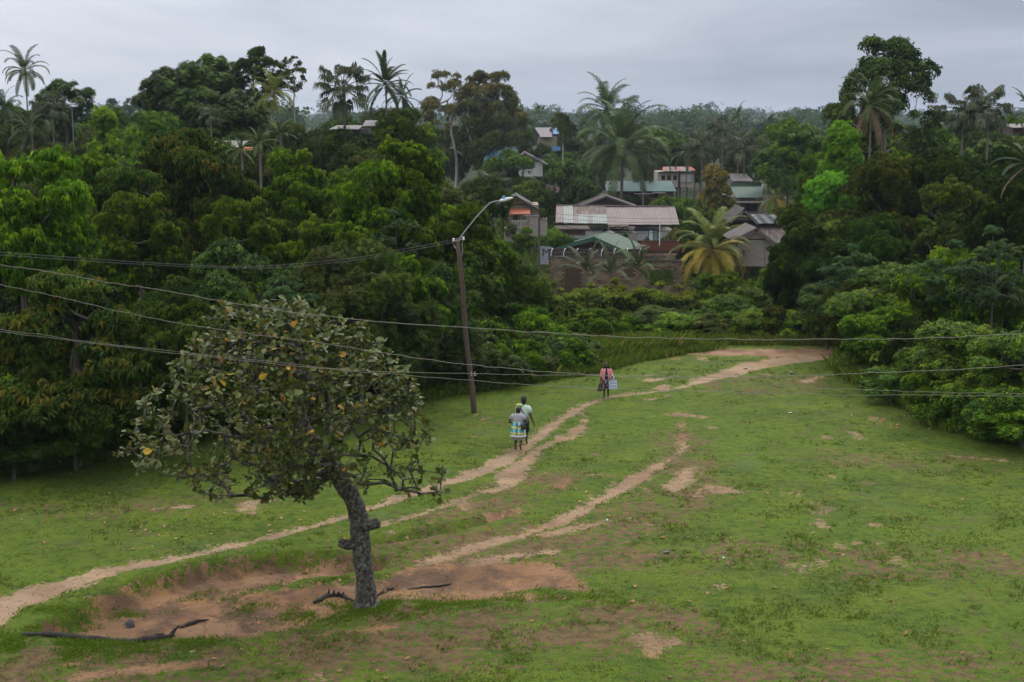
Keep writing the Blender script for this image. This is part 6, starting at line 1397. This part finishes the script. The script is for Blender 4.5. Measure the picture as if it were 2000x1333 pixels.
    for s, y in ((-1, -.01), (1, .08)): MB().box(s * .093 - .045, s * .093 + .045, y - .07, y + .2, .0, .018).build('sandal', st, o)
    gx, gy, gz0 = o.location; s = o.scale[0]
    # bags: local x of the figure is mirrored in the view
    b = thing('tote_bag', 'white tote bag with dark blue slanting dashes carried by the person in pink', 'bag', (gx + .28 * s, gy - .22 * s, gz0 + .70 * s)); b.rotation_euler = (0, R(-4), R(-12))
    mb = MB(); mb.add([(-.17, -.05, -.20), (.19, -.05, -.20), (.17, -.03, .21), (-.15, -.03, .21), (-.17, .06, -.20), (.19, .06, -.20), (.17, .035, .21), (-.15, .035, .21)], [(0, 1, 2, 3), (5, 4, 7, 6), (4, 0, 3, 7), (1, 5, 6, 2), (4, 5, 1, 0)]); mb.build('bag_body', tote(), b)
    for y in (-.035, .04): MB().tube([(-.06, y, .20), (-.05, y, .33), (0, y, .40), (.06, y, .33), (.07, y, .20)], .012, 5).build('handle', plain('bag_strap', (.75, .74, .78), .6, bmp=0), b, True)
    b = thing('black_bag', 'small black bag hanging from the hand of the person in pink', 'bag', (gx - .31 * s, gy - .05 * s, gz0 + .52 * s))
    MB().add([(-.10, -.05, -.15), (.13, -.05, -.15), (.03, -.02, .15), (-.03, -.02, .15), (-.10, .05, -.15), (.13, .05, -.15), (.03, .02, .15), (-.03, .02, .15)], [(0, 1, 2, 3), (5, 4, 7, 6), (4, 0, 3, 7), (1, 5, 6, 2), (4, 5, 1, 0), (3, 2, 6, 7)]).build('bag_body', plain('black_plastic', (.015, .014, .018), .35, .2, 12), b)
    MB().tube([(-.02, 0, .14), (-.02, 0, .22), (0, 0, .26), (.02, 0, .22), (.02, 0, .14)], .008, 5).build('handle', BLACK, b, True)
people()

# ------------------------------------------------------------------ log, roots, stones, litter
def rough(pts, rad, nm, mat, label, cat, name, seed=0, k=10, amp=.6):
    P = [Vector(p) for p in pts]; sub = []; rr_ = []
    for i in range(len(P) - 1):
        for j in range(6): sub.append(P[i].lerp(P[i + 1], j / 6)); rr_.append(rad[i] + (rad[i + 1] - rad[i]) * j / 6)
    sub.append(P[-1]); rr_.append(rad[-1]); mb = MB().tube(sub, rr_, k); v = np.array(mb.v); c = np.repeat(np.array(sub), k, 0); d = v - c
    s = 1 + amp * (fbm(v[:, 0] * 5 + seed, v[:, 2] * 9 + v[:, 1] * 7, 3 + seed, 4) * 2 - 1); mb.v = [tuple(q) for q in (c + d * s[:, None])]
    return mb
CHAR = plain('charred_wood', (.020, .016, .014), .9, .8, 12, col2=(.06, .052, .046), bmp=1)
def ground_pts(L, up=0): 
    out = []
    for px, py in L: g = G0(px, py); out.append(Vector((g.x, g.y, gz1(g.x, g.y) + up)))
    return out
def litter():
    p = ground_pts([(45, 1243), (110, 1246), (180, 1247), (250, 1250), (300, 1245), (335, 1238)], .06); o = thing('log', 'long charred black log lying in the grass at the lower left', 'log', p[0]); q = [a - p[0] for a in p]
    rough(q, [.035, .06, .07, .075, .07, .055], 'stem', CHAR, '', '', '', 1).build('stem', CHAR, o, True)
    e = q[-1]; rough([e, e + V3(.05, .02, .10), e + V3(.16, .05, .22)], [.07, .05, .02], '', CHAR, '', '', '', 2).build('broken_branch', CHAR, o, True); rough([e - V3(.2, 0, 0), e + V3(-.3, -.15, .05), e + V3(-.25, -.3, -.03)], [.06, .05, .02], '', CHAR, '', '', '', 3).build('broken_branch', CHAR, o, True)
    p = ground_pts([(295, 1222), (330, 1216), (365, 1214), (385, 1207), (408, 1206)], .05); o = thing('dead_branch', 'dark gnarled dead branch lying on bare earth above the charred log', 'branch', p[0]); q = [a - p[0] for a in p]; rough(q, [.02, .03, .035, .035, .015], '', CHAR, '', '', '', 4).build('stem', CHAR, o, True); rough([q[3], q[3] + V3(-.2, -.1, -.02), q[3] + V3(-.35, -.35, -.04)], [.035, .03, .015], '', CHAR, '', '', '', 5).build('twig', CHAR, o, True)
    p = ground_pts([(612, 1172), (640, 1160), (665, 1158), (690, 1168)], .03); o = thing('root', 'knobbly dark stump roots on the ground left of the cashew trunk', 'root', p[0]); q = [a - p[0] for a in p]; rough(q, [.03, .07, .06, .03], '', CHAR, '', '', '', 6, amp=.8).build('stem', CHAR, o, True)
    for i in range(4): rough([q[1] + V3(.12 * i, 0, 0), q[1] + V3(.12 * i + .04, .02, .16 - .02 * i)], [.05, .015], '', CHAR, '', '', '', 7 + i).build('root_knob', CHAR, o, True)
    p = ground_pts([(795, 1146), (830, 1141), (860, 1138), (882, 1133)], .03); o = thing('dead_branch', 'thin dark dead branch on bare earth right of the cashew trunk', 'branch', p[0]); q = [a - p[0] for a in p]; rough(q, [.015, .025, .025, .012], '', CHAR, '', '', '', 11).build('stem', CHAR, o, True); rough([q[2], q[2] + V3(-.25, -.12, .02)], [.018, .006], '', CHAR, '', '', '', 12).build('twig', CHAR, o, True)
    p = ground_pts([(738, 1148), (752, 1140), (770, 1141)], .03); o = thing('root', 'short curled root close to the right side of the cashew trunk', 'root', p[0]); rough([a - p[0] for a in p], [.03, .05, .02], '', CHAR, '', '', '', 13).build('stem', CHAR, o, True)
    def stone(px, py, r, mat, label, name='stone', sc=(1, .8, .7), cat='stone'):
        g = G0(px, py); z = gz1(g.x, g.y); bm = bmesh.new(); bmesh.ops.create_icosphere(bm, subdivisions=2, radius=r * (.65 if 'scrap' in name else 1)); rr = random.Random(px)
        for v in bm.verts: v.co = Vector((v.co.x * sc[0], v.co.y * sc[1], v.co.z * sc[2])) * (1 + rr.uniform(-.16, .16))
        me = bpy.data.meshes.new(name); bm.to_mesh(me); bm.free(); o = link(name, me, None, mat, label=label, category=cat); o.location = (g.x, g.y, z + r * .3); o.rotation_euler = (0, .3, rr.uniform(0, 3)); return o
    stone(252, 1184, .15, plain('dark_stone', (.07, .068, .07), .8, .6, 8), 'dark grey stone wedged in the eroded bank at lower left', sc=(.8, .8, 1.1))
    WB = plain('white_plastic', (.62, .66, .70), .45, .3, 9)
    stone(1649, 686, .38, WB, 'crumpled white plastic bag lying where the road meets the right wood', 'plastic_bag', (1, .7, .55), 'plastic bag')
    stone(1456, 719, .16, WB, 'flat white scrap lying on the path fork', 'plastic_scrap', (1.4, .8, .2), 'litter'); stone(1546, 731, .18, WB, 'flat white scrap in grass below the wide part of the path', 'plastic_scrap', (1.4, .8, .25), 'litter')
    stone(1302, 1080, .12, plain('blue_grey', (.10, .13, .17), .6), 'small blue-grey scrap in the middle of the field', 'plastic_scrap', (1.6, .7, .4), 'litter'); stone(1421, 1148, .055, plain('red_plastic', (.55, .04, .03), .5), 'tiny red bottle cap end of a scrap in the field', 'plastic_scrap', (1, .7, .6), 'litter')
    stone(1186, 1017, .04, WB, 'small white stone beside the pale worn patch right of the path', 'stone', (1, .8, .9)); stone(1413, 1089, .06, WB, 'small white scrap in the right half of the field', 'plastic_scrap', (1, 1, .8), 'litter'); stone(1142, 725, .16, WB, 'white scrap in tall grass left of the person in pink', 'plastic_scrap', (1.3, .8, .6), 'litter')
    stone(1543, 809, .13, WB, 'flat pale scrap in the upper right part of the field', 'plastic_scrap', (1.4, .8, .25), 'litter'); stone(208, 896, .12, plain('red_scrap', (.45, .08, .07), .6), 'small reddish scrap at the left wood edge', 'plastic_scrap', (1.5, .7, .4), 'litter')
    # gravel, pebbles and fallen leaves
    rg = rng(42); ok = (np.abs(GX) < .4 * GY) & (GDIRT > .3) & (GY < 60); idx = rg.choice(np.nonzero(ok)[0], 5000); x = GX[idx] + rg.normal(size=5000) * .08; y = GY[idx] + rg.normal(size=5000) * .08; z = gz(x, y)
    ic = bmesh.new(); bmesh.ops.create_icosphere(ic, subdivisions=1, radius=1); V = np.array([v.co for v in ic.verts]) * (1, .8, .6); T = np.array([[v.index for v in f.verts] for f in ic.faces]); ic.free()
    a, b = inst((V, T), np.stack([x, y, z], 1), np.tile([[0, 0, 1.]], (5000, 1)) + rg.normal(size=(5000, 3)) * .2, .008 + .032 * rg.random(5000) ** 3, rg); link('pebbles', np_mesh('pebbles', a, b), None, plain('pebble', (.22, .15, .10), .9, .8, 3, col2=(.10, .07, .06)), kind='stuff')
    L = [];
    for px, py, n, sp in [(330,1060,26,2.2),(620,1010,30,2.6),(540,1110,26,1.6),(760,1075,22,1.6),(300,990,18,3.),(120,1020,12,2.5),(820,1130,22,1.4),(500,1160,20,1.8),(1000,1010,22,2.5),(1150,960,16,2.5),(1780,820,34,1.2),(1760,835,22,1.),(1300,1060,18,3.),(1550,1050,14,4.),(1700,930,14,4.),(1250,1150,16,2.5),(1500,960,10,3.),(900,1290,18,4.),(400,1290,14,3.),(1600,1250,10,4.)]:
        g = G0(px, py); L.append(np.stack([g.x + rg.normal(size=n) * sp, g.y + rg.normal(size=n) * sp * .5], 1))
    P = np.concatenate(L); n = len(P); z = gz(P[:, 0], P[:, 1]) + .025; LV, LT = leaf_shape(.14, .085, .4, -.2)
    a, b = inst((LV, LT), np.stack([P[:, 0], P[:, 1], z], 1), np.tile([[0, 0, 1.]], (n, 1)) + rg.normal(size=(n, 3)) * .35, rg.uniform(.6, 1.2, n), rg)
    t = np.repeat(np.stack([rg.random(n), (rg.random(n) < .4) * 1., np.zeros(n), np.ones(n)], 1), len(LV), 0)
    link('fallen_leaves', np_mesh('fallen_leaves', a, b, t), None, leafmat('leaves_fallen', (.16, .10, .055), (.36, .24, .13), (.34, .17, .07), .05, .7), kind='stuff')
litter()
haze()
